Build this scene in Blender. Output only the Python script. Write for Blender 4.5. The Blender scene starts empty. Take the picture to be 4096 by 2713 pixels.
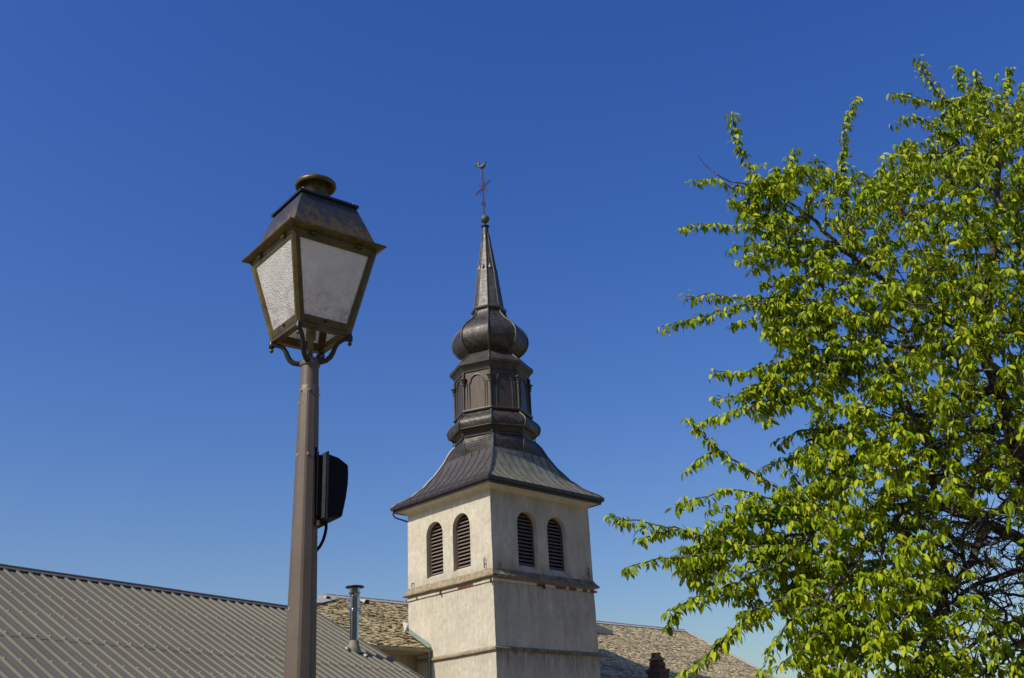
import bpy, math, random
import numpy as np
from math import sin, cos, tan, pi, radians, sqrt, atan2
from mathutils import Vector, Matrix

SC = bpy.context.scene
COL = SC.collection
# ------------------------------------------------------------------ camera
EYE = Vector((0.0, 0.0, 1.6))
PITCH, ROLL, FPX = radians(23.171), radians(-2.844), 4227.2 / 1.7305     # focal length in 2367 px wide units
cam = bpy.data.cameras.new("camera")
cam.sensor_width = 36.0
cam.lens = 36.0 * 4227.2 / 4096.0
cam.clip_start, cam.clip_end = 0.05, 3000.0
CAM = bpy.data.objects.new("camera", cam)
COL.objects.link(CAM)
ROT = Matrix.Rotation(pi / 2 + PITCH, 3, 'X') @ Matrix.Rotation(ROLL, 3, 'Z')
CAM.matrix_world = Matrix.Translation(EYE) @ ROT.to_4x4()
SC.camera = CAM
# ------------------------------------------------------------------ sky, sun, exposure
SUN_EL = radians(44.0)
SUN_AZ = Vector((-0.801, -0.598, 0)).normalized()
w = bpy.data.worlds.new("World")
SC.world = w
w.use_nodes = True
wn, wl = w.node_tree.nodes, w.node_tree.links
bg = wn["Background"]
sky = wn.new("ShaderNodeTexSky")
sky.sky_type = 'NISHITA'
sky.sun_disc = False
sky.sun_elevation = SUN_EL
sky.sun_rotation = atan2(SUN_AZ.x, SUN_AZ.y)
sky.altitude = 0
sky.air_density = 1.5
sky.dust_density = 1.5
sky.ozone_density = 6.0
hs = wn.new("ShaderNodeHueSaturation")      # the camera's vivid blue
hs.inputs["Hue"].default_value = 0.524
hs.inputs["Saturation"].default_value = 1.30
wl.new(sky.outputs[0], hs.inputs["Color"])
wl.new(hs.outputs[0], bg.inputs[0])
bg.inputs[1].default_value = 0.120
sl = bpy.data.lights.new("sun", 'SUN')
sl.energy = 3.95
sl.angle = radians(0.53)
sl.color = (1.0, 0.93, 0.82)
SUN = bpy.data.objects.new("sun", sl)
COL.objects.link(SUN)
td = Vector((SUN_AZ.x * cos(SUN_EL), SUN_AZ.y * cos(SUN_EL), sin(SUN_EL)))
SUN.rotation_euler = td.to_track_quat('Z', 'Y').to_euler()
SUN.location = (0, 0, 60)
SC.view_settings.view_transform = 'Standard'
SC.view_settings.look = 'None'
SC.view_settings.gamma = 1.0
SC.view_settings.exposure = 0.0


# ------------------------------------------------------------------ helpers
class MB:
    """collects faces for ONE mesh object"""
    def __init__(self):
        self.v, self.f, self.uv, self.m, self.mi = [], [], [], [], 0

    def face(self, pts, uvs=None):
        b = len(self.v)
        self.v += [tuple(p) for p in pts]
        self.f.append(tuple(range(b, b + len(pts))))
        self.uv.append(uvs)
        self.m.append(self.mi)

    def mesh(self, vs, fs):
        b = len(self.v)
        self.v += [tuple(p) for p in vs]
        for q in fs:
            self.f.append(tuple(b + i for i in q))
            self.uv.append(None)
            self.m.append(self.mi)

    def box(self, lo, hi, M=None):
        x0, y0, z0 = lo
        x1, y1, z1 = hi
        vs = [Vector(p) for p in ((x0, y0, z0), (x1, y0, z0), (x1, y1, z0), (x0, y1, z0), (x0, y0, z1), (x1, y0, z1), (x1, y1, z1), (x0, y1, z1))]
        if M is not None:
            vs = [M @ p for p in vs]
        self.mesh(vs, [(3, 2, 1, 0), (4, 5, 6, 7), (0, 1, 5, 4), (1, 2, 6, 5), (2, 3, 7, 6), (3, 0, 4, 7)])

    def tube(self, pts, r, n=6, caps=True, phase=0.0):
        pts = [Vector(p) for p in pts]
        rs = r if hasattr(r, '__len__') else [r] * len(pts)
        vs, fs = [], []
        T0 = (pts[1] - pts[0]).normalized()
        N = T0.orthogonal().normalized()
        if abs(T0.z) > 0.9:
            N = (Vector((1, 0, 0)) - T0 * T0.x).normalized()
        for i, p in enumerate(pts):
            a = pts[max(i - 1, 0)]
            c = pts[min(i + 1, len(pts) - 1)]
            T = (c - a).normalized()
            N = (N - T * N.dot(T)).normalized()
            B = T.cross(N)
            for k in range(n):
                t = 2 * pi * k / n + phase
                vs.append(p + (N * cos(t) + B * sin(t)) * rs[i])
        for i in range(len(pts) - 1):
            for k in range(n):
                k2 = (k + 1) % n
                fs.append((i * n + k, i * n + k2, (i + 1) * n + k2, (i + 1) * n + k))
        if caps:
            fs.append(tuple(reversed(range(n))))
            fs.append(tuple(range((len(pts) - 1) * n, len(pts) * n)))
        self.mesh(vs, fs)

    def lathe(self, prof, n, c=(0, 0), a0=0.0, caps=True, uv=False):
        """prof: list of (z, r)"""
        rings = [[Vector((c[0] + r * cos(a0 + 2 * pi * k / n), c[1] + r * sin(a0 + 2 * pi * k / n), z)) for k in range(n)] for z, r in prof]
        self.loft(rings, caps, uv)

    def loft(self, rings, caps=True, uv=False):
        n = len(rings[0])
        s = 0.0
        if not uv:
            vs = [p for r in rings for p in r]
            fs = []
            for i in range(len(rings) - 1):
                for k in range(n):
                    k2 = (k + 1) % n
                    fs.append((i * n + k, i * n + k2, (i + 1) * n + k2, (i + 1) * n + k))
            if caps:
                fs.append(tuple(reversed(range(n))))
                fs.append(tuple(range((len(rings) - 1) * n, len(rings) * n)))
            self.mesh(vs, fs)
        else:
            sv = [0.0]
            for i in range(len(rings) - 1):
                sv.append(sv[-1] + max((rings[i + 1][0] - rings[i][0]).length, 1e-4))
            for i in range(len(rings) - 1):
                for k in range(n):
                    k2 = (k + 1) % n
                    w0 = (rings[i][k2] - rings[i][k]).length / 2
                    w1 = (rings[i + 1][k2] - rings[i + 1][k]).length / 2
                    o = k * 7.3
                    self.face([rings[i][k], rings[i][k2], rings[i + 1][k2], rings[i + 1][k]],
                              [(o - w0, sv[i]), (o + w0, sv[i]), (o + w1, sv[i + 1]), (o - w1, sv[i + 1])])
            if caps:
                self.face(list(reversed(rings[0])))
                self.face(rings[-1])

    def sphere(self, c, r, nu=10, nv=6, sc=(1, 1, 1)):
        vs, fs = [], []
        for j in range(nv + 1):
            t = pi * j / nv
            for i in range(nu):
                a = 2 * pi * i / nu
                vs.append((c[0] + r * sc[0] * sin(t) * cos(a), c[1] + r * sc[1] * sin(t) * sin(a), c[2] - r * sc[2] * cos(t)))
        for j in range(nv):
            for i in range(nu):
                i2 = (i + 1) % nu
                fs.append((j * nu + i, j * nu + i2, (j + 1) * nu + i2, (j + 1) * nu + i))
        self.mesh(vs, fs)

    def build(self, name, mat, parent=None, smooth=False):
        me = bpy.data.meshes.new(name)
        me.from_pydata([tuple(p) for p in self.v], [], self.f)
        mats = mat if isinstance(mat, (list, tuple)) else [mat]
        for m in mats:
            me.materials.append(m)
        if len(mats) > 1:
            me.polygons.foreach_set("material_index", self.m)
        if any(u is not None for u in self.uv):
            lay = me.uv_layers.new(name="UVMap")
            i = 0
            for fc, u in zip(self.f, self.uv):
                for k in range(len(fc)):
                    if u is not None:
                        lay.data[i].uv = u[k]
                    i += 1
        if smooth:
            me.polygons.foreach_set("use_smooth", [True] * len(me.polygons))
        me.validate()
        me.update()
        o = bpy.data.objects.new(name, me)
        COL.objects.link(o)
        if parent is not None:
            o.parent = parent
        return o


def thing(name, label, cat, loc=(0, 0, 0), rz=0.0, group=None):
    o = bpy.data.objects.new(name, None)
    o.empty_display_size = 0.3
    COL.objects.link(o)
    o.location = loc
    o.rotation_euler = (0, 0, rz)
    o["label"] = label
    o["category"] = cat
    if group:
        o["group"] = group
    return o


def smooth_by_angle(o, deg=35):
    me = o.data
    import bmesh
    bm = bmesh.new()
    bm.from_mesh(me)
    bmesh.ops.remove_doubles(bm, verts=bm.verts, dist=1e-5)
    for f in bm.faces:
        f.smooth = True
    for e in bm.edges:
        if len(e.link_faces) == 2 and e.calc_face_angle(0) > radians(deg):
            e.smooth = False
    bm.to_mesh(me)
    bm.free()


# ------------------------------------------------------------------ materials
class NT:
    def __init__(self, name):
        self.mat = bpy.data.materials.new(name)
        self.mat.use_nodes = True
        self.n, self.l = self.mat.node_tree.nodes, self.mat.node_tree.links
        self.b = self.n["Principled BSDF"]
        self.out = self.n["Material Output"]
        self.tc = self.n.new("ShaderNodeTexCoord")

    def coord(self, kind="Object", scale=(1, 1, 1), rot=(0, 0, 0)):
        m = self.n.new("ShaderNodeMapping")
        m.inputs["Scale"].default_value = scale
        m.inputs["Rotation"].default_value = rot
        self.l.new(self.tc.outputs[kind], m.inputs["Vector"])
        return m.outputs[0]

    def noise(self, vec, scale=5, detail=6, rough=0.6, dist=0.0):
        t = self.n.new("ShaderNodeTexNoise")
        t.inputs["Scale"].default_value = scale
        t.inputs["Detail"].default_value = detail
        t.inputs["Roughness"].default_value = rough
        t.inputs["Distortion"].default_value = dist
        self.l.new(vec, t.inputs["Vector"])
        return t.outputs["Fac"]

    def ramp(self, fac, stops):
        r = self.n.new("ShaderNodeValToRGB")
        e = r.color_ramp.elements
        while len(e) < len(stops):
            e.new(0.5)
        for k, (p, c) in enumerate(stops):
            e[k].position = p
            e[k].color = (c[0], c[1], c[2], 1) if hasattr(c, '__len__') else (c, c, c, 1)
        self.l.new(fac, r.inputs[0])
        return r.outputs[0]

    def mix(self, fac, a, b, mode='MIX'):
        m = self.n.new("ShaderNodeMix")
        m.data_type = 'RGBA'
        m.blend_type = mode
        for s, val in ((m.inputs[0], fac), (m.inputs[6], a), (m.inputs[7], b)):
            if hasattr(val, 'is_output'):
                self.l.new(val, s)
            elif hasattr(val, '__len__'):
                s.default_value = (val[0], val[1], val[2], 1)
            else:
                s.default_value = val
        return m.outputs[2]

    def math(self, op, a, b=None, clamp=False):
        m = self.n.new("ShaderNodeMath")
        m.operation = op
        m.use_clamp = clamp
        for s, val in ((m.inputs[0], a), (m.inputs[1], b)):
            if val is None:
                continue
            if hasattr(val, 'is_output'):
                self.l.new(val, s)
            else:
                s.default_value = val
        return m.outputs[0]

    def maprange(self, v, a, b, c=0.0, d=1.0):
        m = self.n.new("ShaderNodeMapRange")
        m.inputs[1].default_value, m.inputs[2].default_value = a, b
        m.inputs[3].default_value, m.inputs[4].default_value = c, d
        self.l.new(v, m.inputs[0])
        return m.outputs[0]

    def xyz(self, kind="Object"):
        s = self.n.new("ShaderNodeSeparateXYZ")
        self.l.new(self.tc.outputs[kind], s.inputs[0])
        return s.outputs

    def bump(self, h, strength=0.3, dist=0.02):
        b = self.n.new("ShaderNodeBump")
        b.inputs["Strength"].default_value = strength
        b.inputs["Distance"].default_value = dist
        self.l.new(h, b.inputs["Height"])
        if self.b.inputs["Normal"].is_linked:
            self.l.new(self.b.inputs["Normal"].links[0].from_socket, b.inputs["Normal"])
        self.l.new(b.outputs[0], self.b.inputs["Normal"])

    def set(self, color=None, rough=0.6, metal=0.0, spec=None):
        if color is not None:
            if hasattr(color, 'is_output'):
                self.l.new(color, self.b.inputs["Base Color"])
            else:
                self.b.inputs["Base Color"].default_value = (*color, 1)
        if hasattr(rough, 'is_output'):
            self.l.new(rough, self.b.inputs["Roughness"])
        else:
            self.b.inputs["Roughness"].default_value = rough
        self.b.inputs["Metallic"].default_value = metal
        if spec is not None:
            self.b.inputs["Specular IOR Level"].default_value = spec
        return self.mat


def simple(name, c1, c2, scale=6, rough=0.6, metal=0.0, bump=0.15, bscale=40, stretch=(1, 1, 1), bdist=0.01, spec=None):
    t = NT(name)
    v = t.coord(scale=stretch)
    n = t.noise(v, scale, 8, 0.65)
    c = t.ramp(n, [(0.3, c1), (0.7, c2)])
    if bump:
        t.bump(t.noise(v, bscale, 6, 0.6), bump, bdist)
    return t.set(c, rough, metal, spec)


def make_plaster():
    t = NT("plaster")
    v = t.coord()
    x, y, z = t.xyz()
    big = t.noise(v, 0.8, 6, 0.6)
    base = t.ramp(big, [(0.3, (0.58, 0.525, 0.385)), (0.7, (0.73, 0.675, 0.525))])
    streak = t.noise(t.coord(scale=(7, 7, 0.55)), 1.0, 8, 0.65, 0.3)
    base = t.mix(t.ramp(streak, [(0.46, 0.0), (0.72, 0.34)]), base, (0.42, 0.365, 0.27))
    fine = t.noise(t.coord(scale=(20, 20, 3)), 1.0, 6, 0.7)
    base = t.mix(t.ramp(fine, [(0.50, 0.0), (0.70, 0.5)]), base, (0.38, 0.33, 0.24))
    # mossy colour plus painted shade: darkens the face along -Y of the tower
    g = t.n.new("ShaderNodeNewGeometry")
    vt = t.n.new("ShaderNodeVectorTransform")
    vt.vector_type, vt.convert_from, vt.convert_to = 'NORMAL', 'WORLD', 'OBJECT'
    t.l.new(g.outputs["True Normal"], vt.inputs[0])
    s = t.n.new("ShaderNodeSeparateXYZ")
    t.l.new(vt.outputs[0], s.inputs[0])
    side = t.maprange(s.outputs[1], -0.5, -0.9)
    moss_shade = t.noise(t.coord(scale=(2.2, 2.2, 0.7)), 1.0, 9, 0.7)
    mk = t.math('MULTIPLY', t.ramp(moss_shade, [(0.35, 0.15), (0.7, 0.72)]), side)
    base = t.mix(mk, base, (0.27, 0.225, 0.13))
    # dark drips below the lower ledge and grime on the ledge under the openings
    drip = t.noise(t.coord(scale=(9, 9, 0.8)), 1.0, 6, 0.7)
    zz = t.math('MULTIPLY', t.maprange(z, 5.5, 6.4), t.math('LESS_THAN', z, 6.5))
    dk = t.math('MULTIPLY', t.math('MULTIPLY', t.ramp(drip, [(0.40, 0.0), (0.62, 0.95)]), zz), t.maprange(side, 0, 1, 0.25, 1.0))
    base = t.mix(dk, base, (0.05, 0.045, 0.035))
    zs = t.math('MULTIPLY', t.maprange(z, 9.95, 9.35), t.math('GREATER_THAN', z, 9.25))
    dk2 = t.math('MULTIPLY', t.math('MULTIPLY', zs, t.ramp(moss_shade, [(0.3, 0.1), (0.6, 0.8)])), t.maprange(side, 0, 1, 0.35, 0.9))
    base = t.mix(dk2, base, (0.13, 0.115, 0.075))
    mott = t.noise(v, 4.5, 9, 0.75)
    base = t.mix(t.ramp(mott, [(0.42, 0.0), (0.72, 0.58)]), base, (0.37, 0.325, 0.235))
    zu = t.math('MULTIPLY', t.maprange(z, 7.6, 9.0), t.math('LESS_THAN', z, 9.1))
    dk3 = t.math('MULTIPLY', t.math('MULTIPLY', t.ramp(drip, [(0.44, 0.0), (0.68, 0.8)]), zu), t.maprange(side, 0, 1, 0.5, 0.9))
    base = t.mix(dk3, base, (0.16, 0.14, 0.10))
    t.bump(t.noise(v, 3.0, 8, 0.6), 0.35, 0.06)
    t.bump(streak, 0.35, 0.03)
    t.bump(t.noise(v, 38, 6, 0.7), 0.5, 0.012)
    return t.set(base, 0.92, 0, 0.2)


def make_ledge():
    t = NT("mossy_stone")
    v = t.coord()
    a = t.noise(v, 5, 9, 0.75)
    c = t.ramp(a, [(0.25, (0.10, 0.085, 0.05)), (0.5, (0.33, 0.27, 0.17)), (0.72, (0.50, 0.43, 0.30))])
    b = t.noise(v, 2.5, 6, 0.7)
    c = t.mix(t.ramp(b, [(0.55, 0.0), (0.7, 0.7)]), c, (0.42, 0.25, 0.06))
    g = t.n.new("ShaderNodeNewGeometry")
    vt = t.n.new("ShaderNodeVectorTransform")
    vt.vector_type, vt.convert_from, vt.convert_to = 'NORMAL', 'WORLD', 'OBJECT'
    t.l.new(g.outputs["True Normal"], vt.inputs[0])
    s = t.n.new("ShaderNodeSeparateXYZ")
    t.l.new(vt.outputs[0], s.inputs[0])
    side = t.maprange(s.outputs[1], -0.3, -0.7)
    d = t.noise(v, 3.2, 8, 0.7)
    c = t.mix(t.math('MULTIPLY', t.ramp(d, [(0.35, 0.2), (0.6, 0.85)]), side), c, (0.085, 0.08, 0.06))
    t.bump(t.noise(v, 14, 8, 0.7), 0.9, 0.05)
    return t.set(c, 0.95, 0, 0.15)


def make_lead(name, c1, c2, c3, scales=0.0, rough=0.45, metal=0.15, seam=False, patina=False):
    """dark weathered sheet metal, optionally with diamond shingles from the UVs"""
    t = NT(name)
    v = t.coord()
    a = t.noise(v, 1.6, 8, 0.65)
    c = t.ramp(a, [(0.28, c1), (0.55, c2), (0.78, c3)])
    st = t.noise(t.coord(scale=(6, 6, 0.8)), 1.0, 8, 0.7)
    c = t.mix(t.ramp(st, [(0.5, 0.0), (0.75, 0.55)]), c, tuple(min(1, k * 1.9) for k in c2))
    if patina:      # the cooler face has weathered to a paler grey green
        g = t.n.new("ShaderNodeNewGeometry")
        vt = t.n.new("ShaderNodeVectorTransform")
        vt.vector_type, vt.convert_from, vt.convert_to = 'NORMAL', 'WORLD', 'OBJECT'
        t.l.new(g.outputs["True Normal"], vt.inputs[0])
        s = t.n.new("ShaderNodeSeparateXYZ")
        t.l.new(vt.outputs[0], s.inputs[0])
        side = t.math('MULTIPLY', t.maprange(s.outputs[1], -0.1, -0.4), t.maprange(s.outputs[0], -0.5, -0.1))
        pc = t.ramp(t.noise(t.coord(scale=(2.5, 0.8, 0.8)), 1.0, 8, 0.7), [(0.3, (0.13, 0.125, 0.075)), (0.55, (0.22, 0.22, 0.14)), (0.75, (0.33, 0.34, 0.225))])
        c = t.mix(side, c, pc)
    if scales:
        m = t.coord("UV", (scales, scales, 1), (0, 0, radians(45)))
        br = t.n.new("ShaderNodeTexBrick")
        br.offset = 0.0
        br.inputs["Color1"].default_value = (1, 1, 1, 1)
        br.inputs["Color2"].default_value = (0.40, 0.40, 0.40, 1)
        br.inputs["Mortar"].default_value = (0.35, 0.35, 0.35, 1)
        br.inputs["Scale"].default_value = 1.0
        br.inputs["Mortar Size"].default_value = 0.10
        br.inputs["Mortar Smooth"].default_value = 0.6
        br.inputs["Brick Width"].default_value = 1.0
        br.inputs["Row Height"].default_value = 1.0
        t.l.new(m, br.inputs["Vector"])
        c = t.mix(1.0, c, br.outputs["Color"], 'MULTIPLY')
        t.bump(br.outputs["Fac"], -0.8, 0.03)
        # every shingle tips out at its lower point
        s = t.n.new("ShaderNodeSeparateXYZ")
        t.l.new(m, s.inputs[0])
        saw = t.math('ADD', t.math('FRACT', s.outputs[0]), t.math('FRACT', s.outputs[1]))
        t.bump(saw, -0.8, 0.045)
    if seam:
        m = t.coord("UV", (1, 1, 1))
        br = t.n.new("ShaderNodeTexBrick")
        br.offset = 0.5
        br.inputs["Color1"].default_value = (1, 1, 1, 1)
        br.inputs["Color2"].default_value = (0.8, 0.8, 0.8, 1)
        br.inputs["Mortar"].default_value = (0.3, 0.3, 0.3, 1)
        br.inputs["Scale"].default_value = 1.0
        br.inputs["Mortar Size"].default_value = 0.012
        br.inputs["Brick Width"].default_value = 0.27
        br.inputs["Row Height"].default_value = 0.75
        t.l.new(m, br.inputs["Vector"])
        c = t.mix(0.8, c, br.outputs["Color"], 'MULTIPLY')
        t.bump(br.outputs["Fac"], -0.6, 0.02)
    t.bump(t.noise(v, 2.2, 6, 0.6), 0.35, 0.06)
    r = t.ramp(t.noise(v, 5, 6, 0.7), [(0.3, rough - 0.06), (0.7, rough + 0.18)])
    return t.set(c, r, metal)


def make_tiles():
    t = NT("weathered_roof_tiles")
    g = t.n.new("ShaderNodeNewGeometry")
    v = t.coord()
    r = t.ramp(g.outputs["Random Per Island"], [(0.0, (0.15, 0.118, 0.062)), (0.3, (0.37, 0.30, 0.165)), (0.65, (0.52, 0.43, 0.24)), (1.0, (0.68, 0.58, 0.35))])
    a = t.noise(v, 1.1, 8, 0.7)
    c = t.mix(t.ramp(a, [(0.50, 0.0), (0.70, 0.65)]), r, (0.15, 0.115, 0.07))
    l = t.noise(v, 9, 6, 0.7)
    c = t.mix(t.ramp(l, [(0.58, 0.0), (0.72, 0.6)]), c, (0.30, 0.22, 0.075))
    t.bump(t.noise(v, 25, 6, 0.7), 0.7, 0.02)
    return t.set(c, 0.9, 0, 0.2)


def make_sheet():
    t = NT("ribbed_steel_sheet")
    v = t.coord()
    a = t.noise(v, 0.5, 6, 0.6)
    c = t.ramp(a, [(0.3, (0.145, 0.132, 0.088)), (0.7, (0.172, 0.158, 0.108))])
    st = t.noise(t.coord(scale=(14, 0.6, 0.6)), 1.0, 6, 0.65)
    c = t.mix(t.ramp(st, [(0.45, 0.0), (0.8, 0.4)]), c, (0.105, 0.095, 0.08))
    sp = t.noise(v, 30, 3, 0.5)
    c = t.mix(t.ramp(sp, [(0.73, 0.0), (0.76, 0.5)]), c, (0.36, 0.34, 0.28))
    t.bump(t.noise(t.coord(scale=(3, 1, 1)), 1.5, 4, 0.5), 0.15, 0.02)
    return t.set(c, 0.55, 0.0, 0.22)


def make_glass():
    t = NT("frosted_glass")
    v = t.coord()
    vo = t.n.new("ShaderNodeTexVoronoi")
    vo.inputs["Scale"].default_value = 105
    t.l.new(v, vo.inputs["Vector"])
    n = t.noise(v, 90, 5, 0.7)
    d = t.noise(v, 9, 8, 0.7)
    x, y, z = t.xyz()
    c = t.ramp(d, [(0.3, (0.74, 0.70, 0.61)), (0.62, (0.93, 0.905, 0.845))])
    dirt = t.math('MULTIPLY', t.ramp(t.noise(v, 26, 8, 0.75), [(0.46, 0.0), (0.66, 0.8)]), t.maprange(z, 3.74, 3.49))
    c = t.mix(dirt, c, (0.27, 0.22, 0.14))
    t.bump(vo.outputs["Distance"], 0.8, 0.0045)
    t.bump(n, 0.6, 0.004)
    t.set(c, 0.2, 0.0, 0.6)
    tr = t.n.new("ShaderNodeBsdfTranslucent")
    t.l.new(c, tr.inputs["Color"])
    mx = t.n.new("ShaderNodeMixShader")
    mx.inputs[0].default_value = 0.40
    t.l.new(t.b.outputs[0], mx.inputs[1])
    t.l.new(tr.outputs[0], mx.inputs[2])
    t.l.new(mx.outputs[0], t.out.inputs["Surface"])
    return t.mat


def make_leaf():
    t = NT("cherry_leaf")
    g = t.n.new("ShaderNodeNewGeometry")
    c = t.ramp(g.outputs["Random Per Island"], [(0.0, (0.085, 0.14, 0.003)), (0.3, (0.185, 0.27, 0.004)), (0.7, (0.32, 0.41, 0.006)), (0.93, (0.46, 0.51, 0.014)), (1.0, (0.48, 0.43, 0.03))])
    t.set(c, 0.5, 0.0, 0.16)
    tr = t.n.new("ShaderNodeBsdfTranslucent")
    t.l.new(t.mix(1.0, c, (1.25, 1.3, 0.55), 'MULTIPLY'), tr.inputs["Color"])
    mx = t.n.new("ShaderNodeMixShader")
    mx.inputs[0].default_value = 0.24
    t.l.new(t.b.outputs[0], mx.inputs[1])
    t.l.new(tr.outputs[0], mx.inputs[2])
    t.l.new(mx.outputs[0], t.out.inputs["Surface"])
    return t.mat


def make_bark():
    t = NT("lichened_bark")
    v = t.coord()
    a = t.noise(v, 14, 8, 0.7)
    c = t.ramp(a, [(0.3, (0.025, 0.02, 0.016)), (0.6, (0.085, 0.07, 0.055))])
    b = t.noise(v, 20, 8, 0.75)
    c = t.mix(t.ramp(b, [(0.50, 0.0), (0.62, 0.8)]), c, (0.33, 0.31, 0.26))
    d = t.noise(v, 6, 6, 0.7)
    c = t.mix(t.ramp(d, [(0.64, 0.0), (0.70, 0.8)]), c, (0.30, 0.17, 0.02))
    t.bump(t.noise(t.coord(scale=(1, 1, 0.5)), 45, 6, 0.7), 0.9, 0.02)
    return t.set(c, 0.9, 0, 0.2)


def make_brass():
    t = NT("tarnished_brass")
    v = t.coord()
    a = t.noise(v, 16, 8, 0.7)
    c = t.ramp(a, [(0.3, (0.06, 0.045, 0.012)), (0.62, (0.15, 0.108, 0.025)), (0.8, (0.26, 0.18, 0.035))])
    t.bump(t.noise(v, 60, 6, 0.6), 0.12, 0.004)
    return t.set(c, 0.42, 0.45)


def make_lampmetal():
    t = NT("stained_roof_metal")
    v = t.coord()
    x, y, z = t.xyz()
    a = t.noise(v, 8, 6, 0.6)
    c = t.ramp(a, [(0.3, (0.045, 0.045, 0.040)), (0.7, (0.075, 0.072, 0.060))])
    st = t.noise(t.coord(scale=(1.3, 1.3, 0.8)), 26, 9, 0.75, 0.4)
    lo = t.maprange(z, 4.06, 3.94, 0.0, 0.16)
    k = t.ramp(t.math('ADD', st, lo), [(0.57, 0.0), (0.68, 0.85)])
    c = t.mix(k, c, (0.20, 0.135, 0.022))
    t.bump(t.noise(v, 50, 5, 0.6), 0.1, 0.004)
    return t.set(c, 0.42, 0.35)


def make_pole():
    t = NT("brown_painted_pole")
    v = t.coord()
    a = t.noise(v, 7, 8, 0.65)
    c = t.ramp(a, [(0.3, (0.118, 0.088, 0.060)), (0.7, (0.158, 0.12, 0.084))])
    st = t.noise(t.coord(scale=(30, 30, 1.5)), 1.0, 6, 0.7)
    c = t.mix(t.ramp(st, [(0.48, 0.0), (0.72, 0.45)]), c, (0.085, 0.064, 0.045))
    ch = t.noise(t.coord(scale=(1, 1, 0.6)), 95, 3, 0.5)
    c = t.mix(t.ramp(ch, [(0.70, 0.0), (0.73, 0.8)]), c, (0.06, 0.045, 0.033))
    sc = t.noise(t.coord(scale=(1, 1, 0.35), rot=(0.3, 0.2, 0)), 55, 2, 0.5)
    c = t.mix(t.ramp(sc, [(0.72, 0.0), (0.75, 0.5)]), c, (0.28, 0.235, 0.185))
    t.bump(a, 0.15, 0.004)
    return t.set(c, t.ramp(st, [(0.3, 0.42), (0.7, 0.62)]), 0.05)


M = {}
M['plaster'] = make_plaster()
M['ledge'] = make_ledge()
M['lead'] = make_lead("dark_sheet_metal", (0.033, 0.028, 0.022), (0.055, 0.048, 0.038), (0.088, 0.083, 0.062))
M['skirt'] = make_lead("standing_seam_metal", (0.044, 0.037, 0.029), (0.064, 0.054, 0.044), (0.10, 0.088, 0.070), rough=0.48, metal=0.05, patina=True)
M['scales'] = make_lead("diamond_shingles", (0.050, 0.042, 0.029), (0.082, 0.071, 0.051), (0.125, 0.118, 0.082), scales=7.5, rough=0.44, metal=0.2)
M['spire'] = make_lead("spire_sheets", (0.065, 0.058, 0.045), (0.10, 0.095, 0.073), (0.135, 0.145, 0.10), seam=True, rough=0.45)
M['panel'] = simple("brown_panel_metal", (0.045, 0.033, 0.025), (0.10, 0.07, 0.036), 1.5, 0.42, 0.3, 0.2, 6, (3, 3, 0.6))
M['gutter'] = simple("brown_gutter", (0.035, 0.028, 0.022), (0.065, 0.055, 0.045), 4, 0.45, 0.3, 0.1, 20)
M['rib'] = simple("seam_metal", (0.055, 0.050, 0.042), (0.115, 0.108, 0.088), 4, 0.45, 0.4, 0.2, 20)
M['louvre'] = simple("weathered_louvre", (0.16, 0.135, 0.115), (0.26, 0.225, 0.195), 6, 0.8, 0, 0.3, 30, (1, 1, 6))
M['louvreframe'] = simple("red_brown_wood", (0.10, 0.06, 0.04), (0.17, 0.105, 0.07), 8, 0.8, 0, 0.3, 30)
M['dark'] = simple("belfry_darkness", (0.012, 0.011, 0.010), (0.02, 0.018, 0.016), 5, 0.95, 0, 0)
M['white'] = simple("peeling_white_paint", (0.40, 0.36, 0.28), (0.66, 0.60, 0.49), 9, 0.8, 0, 0.3, 40)
M['red'] = simple("faded_red_paint", (0.15, 0.032, 0.024), (0.25, 0.06, 0.045), 9, 0.8, 0, 0.3, 40)
M['iron'] = simple("rusty_iron", (0.045, 0.028, 0.02), (0.10, 0.055, 0.035), 14, 0.8, 0.2, 0.3, 60)
M['rust'] = simple("red_brown_iron", (0.06, 0.024, 0.018), (0.10, 0.042, 0.03), 8, 0.7, 0.1, 0.2, 40)
M['patina'] = simple("green_patina", (0.05, 0.07, 0.052), (0.12, 0.15, 0.11), 6, 0.6, 0.3, 0.2, 30)
M['verdigris'] = simple("pale_verdigris", (0.20, 0.25, 0.19), (0.31, 0.36, 0.28), 5, 0.7, 0.1, 0.2, 20)
M['tiles'] = make_tiles()
M['underlay'] = simple("roof_underlay", (0.035, 0.028, 0.02), (0.07, 0.055, 0.04), 4, 0.95, 0, 0.2, 20)
M['zinc'] = simple("pale_zinc", (0.36, 0.355, 0.32), (0.50, 0.49, 0.45), 4, 0.6, 0.1, 0.15, 20)
M['oldwall'] = simple("old_render", (0.27, 0.22, 0.13), (0.42, 0.35, 0.23), 2.5, 0.95, 0, 0.5, 14, (1, 1, 0.5), 0.03)
M['guttergrey'] = simple("mossy_gutter", (0.20, 0.17, 0.10), (0.33, 0.29, 0.19), 5, 0.7, 0.1, 0.2, 20)
M['pipe'] = simple("grey_green_pipe", (0.17, 0.20, 0.175), (0.25, 0.28, 0.24), 5, 0.55, 0.2, 0.1, 20)
M['sheet'] = make_sheet()
M['cap'] = simple("ridge_steel", (0.095, 0.085, 0.065), (0.125, 0.112, 0.088), 2, 0.5, 0.0, 0.1, 10)
M['screw'] = simple("screw_cap", (0.50, 0.50, 0.42), (0.60, 0.60, 0.50), 20, 0.5, 0.0, 0)
M['steel'] = simple("polished_steel", (0.36, 0.36, 0.35), (0.46, 0.46, 0.45), 3, 0.14, 1.0, 0.03, 12)
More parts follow.
